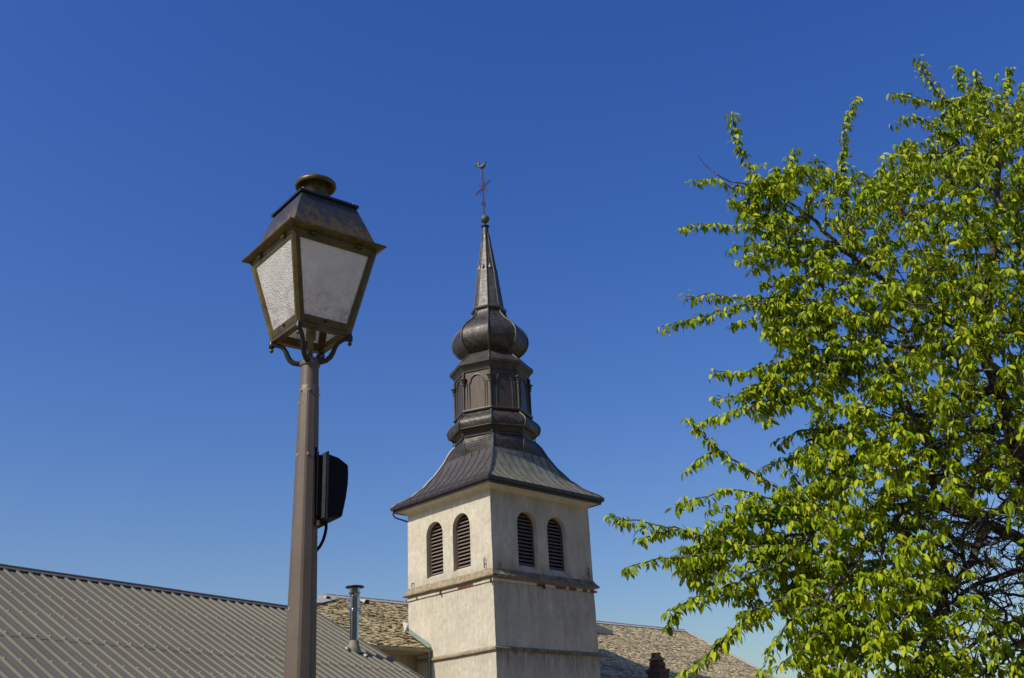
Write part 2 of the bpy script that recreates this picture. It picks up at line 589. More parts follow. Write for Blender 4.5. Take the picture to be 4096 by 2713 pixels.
M['sooty'] = simple("sooty_cap", (0.05, 0.022, 0.02), (0.09, 0.045, 0.04), 8, 0.5, 0.5, 0.1, 20)
M['housewall'] = simple("cream_house_wall", (0.50, 0.46, 0.38), (0.58, 0.54, 0.45), 2, 0.9, 0, 0.3, 30)
M['brick'] = simple("sooty_brick", (0.055, 0.035, 0.028), (0.15, 0.085, 0.06), 7, 0.95, 0, 0.7, 16, (1, 1, 2), 0.04)
M['brickcap'] = simple("lichened_stone", (0.06, 0.05, 0.04), (0.30, 0.20, 0.09), 7, 0.95, 0, 0.7, 16)
M['pole'] = make_pole()
M['blackpaint'] = simple("black_painted_iron", (0.012, 0.011, 0.010), (0.022, 0.02, 0.018), 20, 0.38, 0.1, 0.08, 80, bdist=0.003)
M['blackplastic'] = simple("black_plastic", (0.0045, 0.0045, 0.005), (0.007, 0.007, 0.008), 20, 0.6, 0.0, 0.1, 200, bdist=0.001, spec=0.15)
M['rim'] = simple("grey_rim", (0.028, 0.03, 0.032), (0.05, 0.053, 0.056), 20, 0.5, 0.1, 0.05, 80)
M['brass'] = make_brass()
M['lampmetal'] = make_lampmetal()
M['glass'] = make_glass()
M['enamel'] = simple('white_enamel', (0.74, 0.71, 0.63), (0.82, 0.79, 0.72), 8, 0.4, 0, 0)
M['boltm'] = simple("dull_screw", (0.35, 0.32, 0.25), (0.5, 0.46, 0.36), 30, 0.4, 0.5, 0)
M['porcelain'] = simple("lamp_holder", (0.12, 0.10, 0.05), (0.2, 0.17, 0.09), 10, 0.4, 0, 0)
M['leaf'] = make_leaf()
M['bark'] = make_bark()
M['fruit'] = simple("unripe_cherry", (0.42, 0.40, 0.03), (0.58, 0.52, 0.05), 30, 0.35, 0, 0)
M['ground'] = simple("gravel_and_grass", (0.17, 0.14, 0.08), (0.27, 0.225, 0.145), 0.15, 0.95, 0, 0.4, 5)
M['forest'] = simple("added_hill_forest", (0.025, 0.04, 0.014), (0.06, 0.08, 0.03), 0.02, 0.95, 0, 0.5, 0.1)

# ------------------------------------------------------------------ ground
g = MB()
NG = 24
for i in range(NG):
    for j in range(NG):
        x0, x1 = -1200 + 100 * i, -1100 + 100 * i
        y0, y1 = -1200 + 100 * j, -1100 + 100 * j
        g.face([(x0, y0, 0), (x1, y0, 0), (x1, y1, 0), (x0, y1, 0)])
gr = g.build('ground', M['ground'])
gr["kind"] = "structure"
# unseen slopes added to darken reflections and cut sky light: high behind the photographer, low beyond the church
hb = MB()
NA = 96
prev = None
for ri, rad in enumerate((420, 560, 720, 900, 1100)):
    ring = []
    for k in range(NA):
        a = 2 * pi * k / NA
        dx, dy = sin(a), cos(a)
        back = max(0.0, min(1.0, (-dy + 0.55) / 1.2)) ** 1.3
        hgt = (0.05 + 0.95 * back) * (0, 70, 165, 260, 330)[ri] * (0.85 + 0.15 * sin(5 * a + ri) + 0.08 * sin(17 * a + 2 * ri))
        hgt = hgt if dy < 0.55 else min(hgt, rad * 0.03)
        ring.append(Vector((rad * dx, rad * dy, hgt - 1.0 if ri == 0 else hgt)))
    if prev:
        for k in range(NA):
            k2 = (k + 1) % NA
            hb.face([prev[k], prev[k2], ring[k2], ring[k]])
    prev = ring
hl = hb.build('added_hills', M['forest'], None, True)
hl["kind"] = "structure"

# ------------------------------------------------------------------ bell tower (local x along the shaded face, local y along the sunlit face)
TC = (-1.159, 40.158, 0.0)
TROT = atan2(0.69764, 0.71645)
SX, SY = 5.6, 5.176
AX, AY = SX / 2, SY / 2
tower = thing('bell_tower', 'tall cream rendered church bell tower with dark onion dome and spire', 'church tower', TC, TROT)


def arch_pts(xc, hw, z0, zs, n=12):
    """outline of an arched opening, from bottom left over the arch to bottom right"""
    p = [(xc - hw, z0)]
    for k in range(n + 1):
        a = pi - pi * k / n
        p.append((xc + hw * cos(a), zs + (hw * 1.02) * sin(a)))
    p.append((xc + hw, z0))
    return p


from mathutils import noise as mnoise
def wob(p, k=0.011):
    p = Vector(p)
    n_ = mnoise.noise_vector(p * 1.3) * k + mnoise.noise_vector(p * 4.1) * (k * 0.7)
    return (p.x + n_.x, p.y + n_.y, p.z)


def wall_face(mb, fn, L, z0, z1, wins, depth, sill=0.15):
    """fn(s, d, z): s along the wall, d into the wall; wins: list of (centre, half width, sill z, spring z)"""
    s = 0.0
    def strip(sa, sb, za, zb):
        n = max(1, int((sb - sa) / 0.4))
        m = max(1, int((zb - za) / 0.3))
        for i in range(n):
            a, b = sa + (sb - sa) * i / n, sa + (sb - sa) * (i + 1) / n
            for j in range(m):
                c, d = za + (zb - za) * j / m, za + (zb - za) * (j + 1) / m
                mb.face([fn(a, 0, c), fn(b, 0, c), fn(b, 0, d), fn(a, 0, d)])
    for (c, hw, zb, zs) in wins:
        strip(s, c - hw, z0, z1)
        strip(c - hw, c + hw, z0, zb)
        pts = arch_pts(c, hw, zb, zs)
        arc = pts[1:-1]
        for k in range(len(arc) - 1):
            mb.face([fn(arc[k][0], 0, arc[k][1]), fn(arc[k + 1][0], 0, arc[k + 1][1]), fn(arc[k + 1][0], 0, z1), fn(arc[k][0], 0, z1)])
        q = pts + [pts[0]]
        for k in range(len(q) - 1):
            dz0 = 0.0
            if k == len(q) - 2:     # sloping sill
                e = 0.32
                mb.face([fn(q[k][0], 0, q[k][1]), fn(q[k][0], 0.24, q[k][1] + sill), fn(q[k + 1][0], 0.24, q[k + 1][1] + sill), fn(q[k + 1][0], 0, q[k + 1][1])])
                mb.face([fn(q[k][0], 0.24, q[k][1] + sill), fn(q[k][0], depth, q[k][1] + sill), fn(q[k + 1][0], depth, q[k + 1][1] + sill), fn(q[k + 1][0], 0.24, q[k + 1][1] + sill)])
            else:
                mb.face([fn(q[k][0], 0, q[k][1]), fn(q[k][0], depth, q[k][1]), fn(q[k + 1][0], depth, q[k + 1][1]), fn(q[k + 1][0], 0, q[k + 1][1])])
        s = c + hw
    strip(s, L, z0, z1)


FACES = [lambda s, d, z: (s, d, z),                    # shaded face, along local x
         lambda s, d, z: (d, SY - s, z),               # sunlit face (s runs from the back to the front corner)
         lambda s, d, z: (SX - s, SY - d, z),
         lambda s, d, z: (SX - d, s, z)]
FL = [SX, SY, SX, SY]
WINS = [[(1.92, 0.535, 9.74, 11.31), (3.60, 0.54, 9.74, 11.29)],
        [(SY - 3.43, 0.52, 9.78, 11.36), (SY - 1.76, 0.52, 9.78, 11.36)],
        [(1.85, 0.49, 9.74, 11.36), (3.55, 0.49, 9.74, 11.33)],
        [(SY - 3.43, 0.52, 9.78, 11.36), (SY - 1.76, 0.52, 9.78, 11.36)]]
mb = MB()
for fn, L, W in zip(FACES, FL, WINS):
    dsl = 0.27 if fn in (FACES[0], FACES[2]) else 0.13
    wall_face(mb, fn, L, 9.2, 12.55, [(a_, b_, c_ - dsl, d_) for a_, b_, c_, d_ in W], 0.34, dsl)
    for za, zb in ((6.5, 9.12), (0.0, 6.45)):
        n = 12
        m = 12 if za > 1 else 20
        for i in range(n):
            for j in range(m):
                c, d = za + (zb - za) * j / m, za + (zb - za) * (j + 1) / m
                mb.face([fn(L * i / n, 0, c), fn(L * (i + 1) / n, 0, c), fn(L * (i + 1) / n, 0, d), fn(L * i / n, 0, d)])
mb.v = [wob(p) for p in mb.v]
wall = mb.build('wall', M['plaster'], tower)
mb = MB()
mb.box((0.45, 0.45, 9.0), (SX - 0.45, SY - 0.45, 12.4))  # near-black box that paints the shade inside the belfry
mb.build('belfry_dark_box', M['dark'], tower)

# coved soffit under the eaves
def rect_ring(o, z, n=10):
    """rectangle grown outwards by o around the tower, n points per side"""
    r = []
    cs = [(-o, -o), (SX + o, -o), (SX + o, SY + o), (-o, SY + o)]
    for k in range(4):
        a, b = cs[k], cs[(k + 1) % 4]
        for i in range(n):
            r.append(Vector((a[0] + (b[0] - a[0]) * i / n, a[1] + (b[1] - a[1]) * i / n, z)))
    return r

mb = MB()
mb.loft([rect_ring(0.0, 12.48), rect_ring(0.03, 12.52), rect_ring(0.12, 12.585), rect_ring(0.24, 12.63), rect_ring(0.38, 12.65)], caps=False)
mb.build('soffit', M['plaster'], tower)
mb = MB()
mb.loft([rect_ring(0.38, 12.62), rect_ring(0.42, 12.62), rect_ring(0.42, 12.83), rect_ring(0.30, 12.86)], caps=False)
mb.loft([rect_ring(0.425, 12.74), rect_ring(0.455, 12.72), rect_ring(0.495, 12.735), rect_ring(0.515, 12.775), rect_ring(0.525, 12.87), rect_ring(0.515, 12.885), rect_ring(0.50, 12.86), rect_ring(0.44, 12.77)], caps=False)
for k in range(12):
    t_ = -0.3 + k * (SX + 0.6) / 11
    mb.box((t_ - 0.012, -0.53, 12.76), (t_ + 0.012, -0.505, 12.89))
    t_ = -0.3 + k * (SY + 0.6) / 11
    mb.box((-0.53, t_ - 0.012, 12.76), (-0.505, t_ + 0.012, 12.89))
mb.build('gutter', M['gutter'], tower)
mb = MB()
mb.tube([(-0.46, SY + 0.40, 12.74), (-0.46, SY + 0.40, 12.58), (-0.42, SY + 0.36, 12.46), (-0.30, SY + 0.30, 12.40), (-0.12, SY + 0.20, 12.34), (0.15, SY + 0.07, 12.25)], 0.034, 8)
mb.tube([(0.15, SY + 0.07, 12.2), (0.17, SY + 0.07, 9.6)], 0.045, 8)
o = mb.build('downpipe', M['gutter'], tower, True)

# ledges
rng = random.Random(4)
def ledge(name, prof, wob):
    mb = MB()
    rings = []
    for (o_, z_) in prof:
        r = rect_ring(o_, z_, 22)
        for i, p in enumerate(r):
            p.z += wob * sin(i * 0.37 + o_ * 3) * (0.6 if o_ > 0.02 else 0.25) + rng.uniform(-1, 1) * wob * 0.4
        rings.append(r)
    mb.loft(rings, caps=False)
    return mb.build(name, M['ledge'], tower)

ledge('ledge', [(-0.03, 9.47), (0.012, 9.42), (0.05, 9.33), (0.10, 9.25), (0.17, 9.18), (0.175, 9.13), (0.15, 9.105), (-0.04, 9.10)], 0.022)
ledge('ledge', [(-0.03, 6.60), (0.01, 6.565), (0.05, 6.53), (0.095, 6.50), (0.10, 6.44), (0.085, 6.42), (-0.04, 6.425)], 0.012)

# painted batten below the upper ledge: white with the red showing in places
mb = MB()
def batten_x(a, b, m, z=(8.94, 9.04), out=0.05):
    mb.mi = m
    mb.box((a, -out, z[0]), (b, -0.003, z[1]))
def batten_y(a, b, m, z=(8.935, 9.015), out=0.05):
    mb.mi = m
    mb.box((-out, a, z[0]), (-0.003, b, z[1]))
xs = [(-0.06, 2.25, 0), (2.25, 2.72, 1), (2.72, 2.86, 0), (2.86, 3.30, 0), (3.30, 3.90, 1), (3.90, 4.06, 0), (4.06, 4.52, 1), (4.52, 4.86, 0), (4.86, 5.14, 1), (5.14, 5.3, 0), (5.3, 5.62, 1), (5.62, 5.75, 0)]
for a, b, m in xs:
    batten_x(a, b, m)
mb.mi = 0
mb.build('painted_batten', [M['white'], M['red']], tower)
mb = MB()
ys = [(0.0, 1.1, 0), (1.1, 2.0, 1), (2.0, 4.5, 0), (4.5, 4.62, 1), (4.62, SY, 0), (SY, SY + 0.09, 1)]
for a, b, m in ys:
    batten_y(a, b, m)
mb.mi = 0
mb.build('painted_batten', [M['white'], M['red']], tower)
for lo, hi in (((-0.10, 3.0, 8.86), (-0.053, 3.07, 9.04)), ((-0.10, 0.02, 8.86), (-0.053, 0.09, 9.04)), ((2.6, -0.10, 8.84), (2.68, -0.053, 9.0))):
    mb = MB()
    mb.box(lo, hi)
    mb.build('batten_clip', M['iron'], tower)
for P in ([(0.0, 0.37, 9.62), (-0.09, 0.37, 9.62), (-0.10, 0.37, 9.80), (-0.05, 0.37, 9.86)],
          [(0.0, 4.78, 9.60), (-0.1, 4.80, 9.60), (-0.1, 4.80, 9.50)],
          [(0.37, 0.0, 9.55), (0.37, -0.09, 9.55), (0.37, -0.10, 9.66), (0.37, -0.03, 9.68)],
          [(5.25, 0.0, 9.68), (5.25, -0.10, 9.68), (5.25, -0.10, 9.88), (5.25, -0.06, 9.94)]):
    mb = MB()
    mb.tube(P, 0.022, 6)
    p = Vector(P[1])
    mb.tube([p + Vector((0, 0, -0.16)), p], 0.018, 6)
    mb.build('iron_hook', M['iron'], tower)

# louvred belfry openings: frame, slats
for fi, (fn, W) in enumerate(zip(FACES, WINS)):
    if fi > 1:
        continue
    for (c, hw, zb, zs) in W:
        fr = MB()
        pts = arch_pts(c, hw - 0.002, zb, zs)
        inn = arch_pts(c, hw - 0.055, zb + 0.05, zs)
        for d0, d1 in ((0.20, 0.27),):
            for k in range(len(pts) - 1):
                a, b, a2, b2 = pts[k], pts[k + 1], inn[k], inn[k + 1]
                fr.face([fn(a[0], d0, a[1]), fn(b[0], d0, b[1]), fn(b2[0], d0, b2[1]), fn(a2[0], d0, a2[1])])
                fr.face([fn(a2[0], d0, a2[1]), fn(b2[0], d0, b2[1]), fn(b2[0], d1, b2[1]), fn(a2[0], d1, a2[1])])
        win = fr.build('louvre_window', M['louvreframe'], tower)
        if True:
            sb_, lip = MB(), MB()
            n = 14
            top = zs + hw
            for k in range(n):
                z = zb + 0.045 + (top - zb - 0.06) * k / n
                dz, dd = 0.066, 0.088
                zm = z + dz
                w_ = hw - 0.05 if zm < zs else sqrt(max(0.0, (hw - 0.045) ** 2 - (zm - zs) ** 2))
                if w_ < 0.1:
                    continue
                vs = [fn(c - w_, 0.205, z), fn(c + w_, 0.205, z), fn(c + w_, 0.205 + dd, z + dz), fn(c - w_, 0.205 + dd, z + dz),
                      fn(c - w_, 0.225, z - 0.014), fn(c + w_, 0.225, z - 0.014), fn(c + w_, 0.225 + dd, z + dz - 0.014), fn(c - w_, 0.225 + dd, z + dz - 0.014)]
                sb_.mesh(vs, [(0, 1, 2, 3), (7, 6, 5, 4), (2, 3, 7, 6), (1, 2, 6, 5), (0, 3, 7, 4)])
                lip.mesh([fn(c - w_, 0.203, z), fn(c + w_, 0.203, z), fn(c + w_, 0.195, z - 0.03), fn(c - w_, 0.195, z - 0.03),
                          fn(c - w_, 0.23, z), fn(c + w_, 0.23, z), fn(c + w_, 0.222, z - 0.03), fn(c - w_, 0.222, z - 0.03)],
                         [(0, 1, 2, 3), (3, 2, 6, 7), (4, 5, 6, 7), (0, 1, 5, 4), (0, 3, 7, 4), (1, 2, 6, 5)])
            sb_.build('slats', M['louvre'], win)
            lip.build('slat_edges', M['louvreframe'], win)

# bell-cast roof between the square eaves and the octagonal neck
def interp(tab, z):
    for (z0, r0), (z1, r1) in zip(tab, tab[1:]):
        if z0 <= z <= z1:
            return r0 + (r1 - r0) * (z - z0) / (z1 - z0)
    return tab[-1][1] if z > tab[-1][0] else tab[0][1]

CORN = [(12.86, 4.50), (12.99, 4.32), (13.14, 3.97), (13.31, 3.62), (13.53, 3.36), (13.68, 3.13), (13.95, 2.89), (14.19, 2.65), (14.35, 2.52), (14.76, 2.22), (15.1, 2.03), (15.26, 1.92), (15.5, 1.68)]
def skirt_ring(z):
    rc = interp(CORN, z)
    t_ = min(1, max(0, (z - 14.55) / (15.5 - 14.55)))
    e = min(1, max(0, (15.2 - z) / (15.2 - 12.9)))
    hx, hy = SX / 2 + 0.517, SY / 2 + 0.517
    k = sqrt(hx * hx + hy * hy)
    fx, fy = (hx / k) * e + (1 - e) * 0.70711, (hy / k) * e + (1 - e) * 0.70711
    cx_, cy_ = rc * fx, rc * fy
    mxr = cx_ * (1 - t_) + rc * t_
    myr = cy_ * (1 - t_) + rc * t_
    # ring starting at the front corner (-,-), anticlockwise
    p = [(-cx_, -cy_), (0, -myr), (cx_, -cy_), (mxr, 0), (cx_, cy_), (0, myr), (-cx_, cy_), (-mxr, 0)]
    return [Vector((AX + q[0], AY + q[1], z)) for q in p]

ZSPLIT = 14.72
zs_lo = [12.86, 12.92, 12.99, 13.06, 13.14, 13.22, 13.31, 13.42, 13.53, 13.68, 13.8, 13.95, 14.07, 14.19, 14.35, 14.55, ZSPLIT]
zs_hi = [ZSPLIT, 14.8, 14.9, 15.0, 15.1, 15.2, 15.3, 15.4, 15.5]
mb = MB()
mb.loft([skirt_ring(z) for z in zs_lo], caps=False, uv=True)
skirt = mb.build('skirt_roof', M['skirt'], tower)
smooth_by_angle(skirt, 30)
# standing seams of the skirt
mb = MB()
def surf_x(face, s, z):
    """point of the skirt at lateral offset s on a face, or None outside its hips"""
    r = skirt_ring(z)
    if face == 0:
        a, b = r[0], r[2]
        if not (a.x + 0.04 < s < b.x - 0.04):
            return None
        m_ = r[1]
        return Vector((s, (a.y + (m_.y - a.y) * (1 - abs((s - AX) / (b.x - AX)))), z))
    a, b = r[0], r[6]
    if not (a.y + 0.04 < s < b.y - 0.04):
        return None
    m_ = r[7]
    return Vector((a.x + (m_.x - a.x) * (1 - abs((s - AY) / (b.y - AY))), s, z))
for face, c0, hl in ((0, AX, SX / 2 + 0.5), (1, AY, SY / 2 + 0.5)):
    for k in range(-7, 8):
        s = c0 + k * 0.445 + 0.1
        if abs(s - c0) > hl - 0.1:
            continue
        pts = [surf_x(face, s, z) for z in zs_lo]
        pts = [p for p in pts if p is not None]
        if len(pts) < 2:
            continue
        out = Vector((0, -1, 0)) if face == 0 else Vector((-1, 0, 0))
        pts = [p + out * 0.008 + Vector((0, 0, 0.006)) for p in pts]
        mb = MB()
        mb.tube(pts, 0.019, 4, phase=pi / 4)
        mb.build('standing_seam', M['rib'], skirt)
for k in (0, 2, 4, 6):
    mb = MB()
    pts = [skirt_ring(z)[k] for z in zs_lo + zs_hi[1:]]
    c3 = Vector((AX, AY, 0))
    mb.tube([p + (Vector((p.x, p.y, 0)) - c3).normalized() * 0.005 for p in pts], 0.055, 6)
    mb.build('hip_roll', M['rib'], skirt)

mb = MB()
mb.loft([skirt_ring(z) for z in zs_hi], caps=False, uv=True)
neck = mb.build('neck_roof', M['scales'], tower)
A0 = pi + pi / 4          # first octagon vertex over the front corner
SHX, SHY = -0.03, 0.03    # the timber top stands a touch off the middle
OC = (AX + SHX, AY + SHY)
for k in (1, 3, 5, 7):
    mb = MB()
    pts = [skirt_ring(z)[k] for z in zs_hi]
    mb.tube(pts, 0.035, 6)
    mb.build('hip_roll', M['rib'], neck)

def octo(name, prof, mat, parent, uv=True, caps=False, smooth=28):
    mb = MB()
    mb.lathe(prof, 8, OC, A0, caps, uv)
    o = mb.build(name, mat, parent)
    if smooth:
        smooth_by_angle(o, smooth)
    return o

def octo_ribs(name, prof, r, parent, mat=None, n=6):
    for k in range(8):
        mb = MB()
        a = A0 + k * pi / 4
        mb.tube([(OC[0] + (rr + 0.005) * cos(a), OC[1] + (rr + 0.005) * sin(a), z) for z, rr in prof], r, n)
        mb.build(name, mat or M['rib'], parent, True)

def refine(prof, n=4):
    """Catmull-Rom through the profile"""
    P = [np.array(p, float) for p in prof]
    out = []
    for i in range(len(P) - 1):
        p0, p1, p2, p3 = P[max(i - 1, 0)], P[i], P[i + 1], P[min(i + 2, len(P) - 1)]
        for k in range(n):
            t_ = k / n
            q = 0.5 * ((2 * p1) + (-p0 + p2) * t_ + (2 * p0 - 5 * p1 + 4 * p2 - p3) * t_ ** 2 + (-p0 + 3 * p1 - 3 * p2 + p3) * t_ ** 3)
            out.append((q[0], q[1]))
    out.append(tuple(P[-1]))
    return out

# moulding between skirt and bulge
octo('neck_moulding', [(15.44, 1.66), (15.46, 1.74), (15.53, 1.75), (15.56, 1.70), (15.60, 1.69), (15.68, 1.72), (15.78, 1.82), (15.80, 1.90)], M['lead'], tower, caps=True)
bprof = refine([(15.79, 1.93), (15.84, 1.97), (15.93, 2.0), (16.04, 2.02), (16.15, 1.995), (16.25, 1.93), (16.34, 1.84), (16.42, 1.74), (16.52, 1.67), (16.58, 1.66)], 2)
bulge = octo('lower_bulge', bprof, M['scales'], tower)
octo_ribs('rib', bprof, 0.045, bulge)
mb = MB()
mb.lathe([(15.775, 1.90), (15.77, 1.96), (15.80, 1.985), (15.83, 1.965)], 8, OC, A0, False)
mb.build('lip', M['rib'], bulge)
# knobbed spikes round the neck
for k in range(8):
    a = A0 + k * pi / 4
    r_ = 1.78 if k % 2 == 0 else 1.80
    p = Vector((OC[0] + r_ * cos(a), OC[1] + r_ * sin(a), 15.36))
    mb = MB()
    mb.tube([p, p + Vector((0, 0, 0.30))], 0.024, 6)
    mb.sphere(p + Vector((0, 0, 0.31)), 0.05, 8, 5, (1, 1, 0.7))
    mb.build('neck_spike', M['lead'], tower, True)

# drum with arched blind panels
drum = octo('drum', [(16.55, 1.66), (16.56, 1.72), (16.66, 1.73), (16.68, 1.655), (17.2, 1.64), (18.42, 1.62)], M['panel'], tower, uv=False)
mb = MB()
mb.lathe([(16.58, 1.68), (16.585, 1.75), (16.63, 1.765), (16.665, 1.75), (16.67, 1.66)], 8, OC, A0, False)
mb.build('base_moulding', M['rib'], drum)
for k in range(8):
    a = A0 + k * pi / 4
    rv = 1.665
    p = Vector((OC[0] + rv * cos(a), OC[1] + rv * sin(a), 0))
    mb = MB()
    mb.tube([p + Vector((0, 0, 16.66)), p + Vector((0, 0, 17.82))], 0.042, 8)
    pr = [(17.80, 0.05), (17.84, 0.085), (17.88, 0.06), (17.94, 0.075), (17.97, 0.11), (18.0, 0.08), (18.05, 0.10), (18.09, 0.15), (18.13, 0.15), (18.14, 0.05)]
    mb.lathe(pr, 8, (p.x, p.y), a)
    mb.tube([p + Vector((0, 0, 18.12)), p + Vector((0, 0, 18.42))], 0.055, 6)
    mb.build('colonnette', M['lead'], drum, False)
    # arch moulding on the face between this vertex and the next
    am = a + pi / 8
    ap = 1.645 * cos(pi / 8)
    nrm = Vector((cos(am), sin(am), 0))
    tan_ = Vector((-sin(am), cos(am), 0))
    fc = Vector((OC[0], OC[1], 0)) + nrm * (ap + 0.004)
    hw = 0.36
    prof = [(-hw - 0.10, 17.86), (-hw, 17.90), (-hw + 0.02, 17.98)]
    arc = [(-hw, 16.68), (-hw, 17.92)]
    arc += [(-0.31 * cos(t_ * pi / 10), 17.93 + 0.33 * sin(t_ * pi / 10)) for t_ in range(0, 11)]
    arc += [(hw, 17.92), (hw, 16.68)]
    mb = MB()
    mb.tube([fc + tan_ * q[0] + Vector((0, 0, q[1])) for q in arc], 0.028, 5)
    mb.tube([fc + tan_ * (-hw - 0.11) + Vector((0, 0, 16.68)), fc + tan_ * (-hw - 0.11) + Vector((0, 0, 17.9))], 0.018, 5)
    mb.tube([fc + tan_ * (hw + 0.11) + Vector((0, 0, 16.68)), fc + tan_ * (hw + 0.11) + Vector((0, 0, 17.9))], 0.018, 5)
    mb.build('arch_moulding', M['rib'], drum, False)
cor = octo('cornice', [(18.38, 1.60), (18.42, 1.66), (18.50, 1.68), (18.56, 1.72), (18.66, 1.80), (18.72, 1.87), (18.82, 1.88), (18.84, 1.84)], M['lead'], tower, uv=False, smooth=0)
cprof = [(18.83, 1.85), (19.1, 1.56), (19.47, 1.20), (19.6, 1.1)]
croof = octo('drum_roof', cprof, M['lead'], tower, uv=False, smooth=0)
octo_ribs('rib', cprof, 0.04, croof)

oprof = refine([(19.40, 1.16), (19.50, 1.28), (19.62, 1.43), (19.76, 1.56), (19.95, 1.66), (20.13, 1.70), (20.30, 1.695), (20.46, 1.665), (20.65, 1.565), (20.84, 1.42), (21.0, 1.25), (21.15, 1.07), (21.3, 0.93), (21.44, 0.825), (21.55, 0.77), (21.74, 0.73)], 2)
onion = octo('onion_dome', oprof, M['scales'], tower)
octo_ribs('rib', oprof, 0.048, onion)
octo('spire_collar', [(21.70, 0.70), (21.73, 0.80), (21.80, 0.835), (21.87, 0.80), (21.91, 0.70)], M['rib'], tower, uv=False, smooth=0)
sprof = [(21.88, 0.70), (22.0, 0.665), (22.6, 0.59), (23.3, 0.505), (23.92, 0.44), (23.96, 0.415), (24.6, 0.325), (25.2, 0.24), (25.86, 0.155)]
spire = octo('spire', sprof, M['spire'], tower, smooth=0)
octo_ribs('rib', sprof, 0.026, spire)
mb = MB()
mb.lathe([(25.84, 0.165), (26.26, 0.125), (26.27, 0.13)], 10, OC)
mb.lathe([(26.265, 0.20), (26.285, 0.205), (26.33, 0.10), (26.42, 0.05), (26.50, 0.04)], 10, OC)
mb.build('spire_cap', M['spire'], spire)
for k in range(8):
    am = A0 + k * pi / 4 + pi / 8
    nrm, tan_ = Vector((cos(am), sin(am), 0)), Vector((-sin(am), cos(am), 0))
    ap = 0.43 * cos(pi / 8)
    b = Vector((OC[0], OC[1], 23.93)) + nrm * (ap - 0.03)
    mb = MB()
    t0 = b + Vector((0, 0, 0.34)) - nrm * 0.05
    f = b + nrm * 0.11 + Vector((0, 0, -0.02))
    mb.mesh([b - tan_ * 0.10, b + tan_ * 0.10, f, t0], [(0, 1, 2), (0, 2, 3), (2, 1, 3), (1, 0, 3)])
    mb.build('gablet', M['rib'], spire)
# ribbed ball, cross and weathercock
mb = MB()
nu, nv = 24, 12
vs, fs = [], []
for j in range(nv + 1):
    t_ = pi * j / nv
    for i in range(nu):
        a = 2 * pi * i / nu
        r_ = 0.215 * (1 - 0.07 * (1 + cos(12 * a)) / 2)
        vs.append((OC[0] + r_ * sin(t_) * cos(a), OC[1] + r_ * sin(t_) * sin(a), 26.68 - 0.215 * cos(t_)))
for j in range(nv):
    for i in range(nu):
        i2 = (i + 1) % nu
        fs.append((j * nu + i, j * nu + i2, (j + 1) * nu + i2, (j + 1) * nu + i))
mb.mesh(vs, fs)
mb.build('spire_ball', M['patina'], tower, True)
# directions in the tower frame: bd runs along the arms of the cross
def w2l(v):
    c_, s_ = cos(-TROT), sin(-TROT)
    return Vector((v[0] * c_ - v[1] * s_, v[0] * s_ + v[1] * c_, v[2] if len(v) > 2 else 0))
bd = w2l((sin(radians(-31)), cos(radians(-31)), 0))
ctr = Vector((OC[0], OC[1], 0)) + w2l((-0.03, 0, 0))
RR = 0.017
mb = MB()
for s in (-0.035, 0.035):
    mb.tube([ctr + bd * s + Vector((0, 0, 26.86)), ctr + bd * s + Vector((0, 0, 29.2))], RR, 5)
mb.tube([ctr + Vector((0, 0, 29.15)), ctr + Vector((0, 0, 29.55))], RR, 5)
zc = 28.42
for s in (-1, 1):
    for e in (-0.035, 0.035):
        mb.tube([ctr + bd * (s * 0.04) + Vector((0, 0, zc + e)), ctr + bd * (s * 0.60) + Vector((0, 0, zc + e)), ctr + bd * (s * 0.66) + Vector((0, 0, zc + e * 2.0)), ctr + bd * (s * 0.74) + Vector((0, 0, zc))], RR, 5)
mb.tube([ctr + bd * -0.035 + Vector((0, 0, 29.2)), ctr + bd * -0.06 + Vector((0, 0, 29.27)), ctr + Vector((0, 0, 29.36)), ctr + bd * 0.06 + Vector((0, 0, 29.27)), ctr + bd * 0.035 + Vector((0, 0, 29.2))], RR, 5)
cross = mb.build('spire_cross', M['rust'], tower)
for s in (-1, 1):
    for e in (-1, 1):
        mb = MB()
        d = (bd * s + Vector((0, 0, e))).normalized()
        n_ = (bd * -s * e + Vector((0, 0, 1))).normalized()
        L_ = 0.62 if s * e > 0 else 0.45
        mb.tube([ctr + Vector((0, 0, zc)) + d * (0.10 + (L_ - 0.1) * k / 8) + n_ * (0.02 * (1 if k % 2 else -1)) for k in range(9)], [0.02 - 0.0012 * k for k in range(9)], 5)
        mb.build('wavy_ray', M['iron'], cross)
for s, z in ((1, 27.62), (-1, 27.42)):
    mb = MB()
    base = ctr + bd * (s * 0.05) + Vector((0, 0, z))
    for dz in (0.08, -0.08):
        mb.tube([base, base + bd * (s * 0.07) + Vector((0, 0, dz * 0.4)), base + bd * (s * 0.13) + Vector((0, 0, dz)), base + bd * (s * 0.09) + Vector((0, 0, dz * 1.5)), base + bd * (s * 0.06) + Vector((0, 0, dz))], 0.02, 5)
    mb.build('scroll', M['iron'], cross)
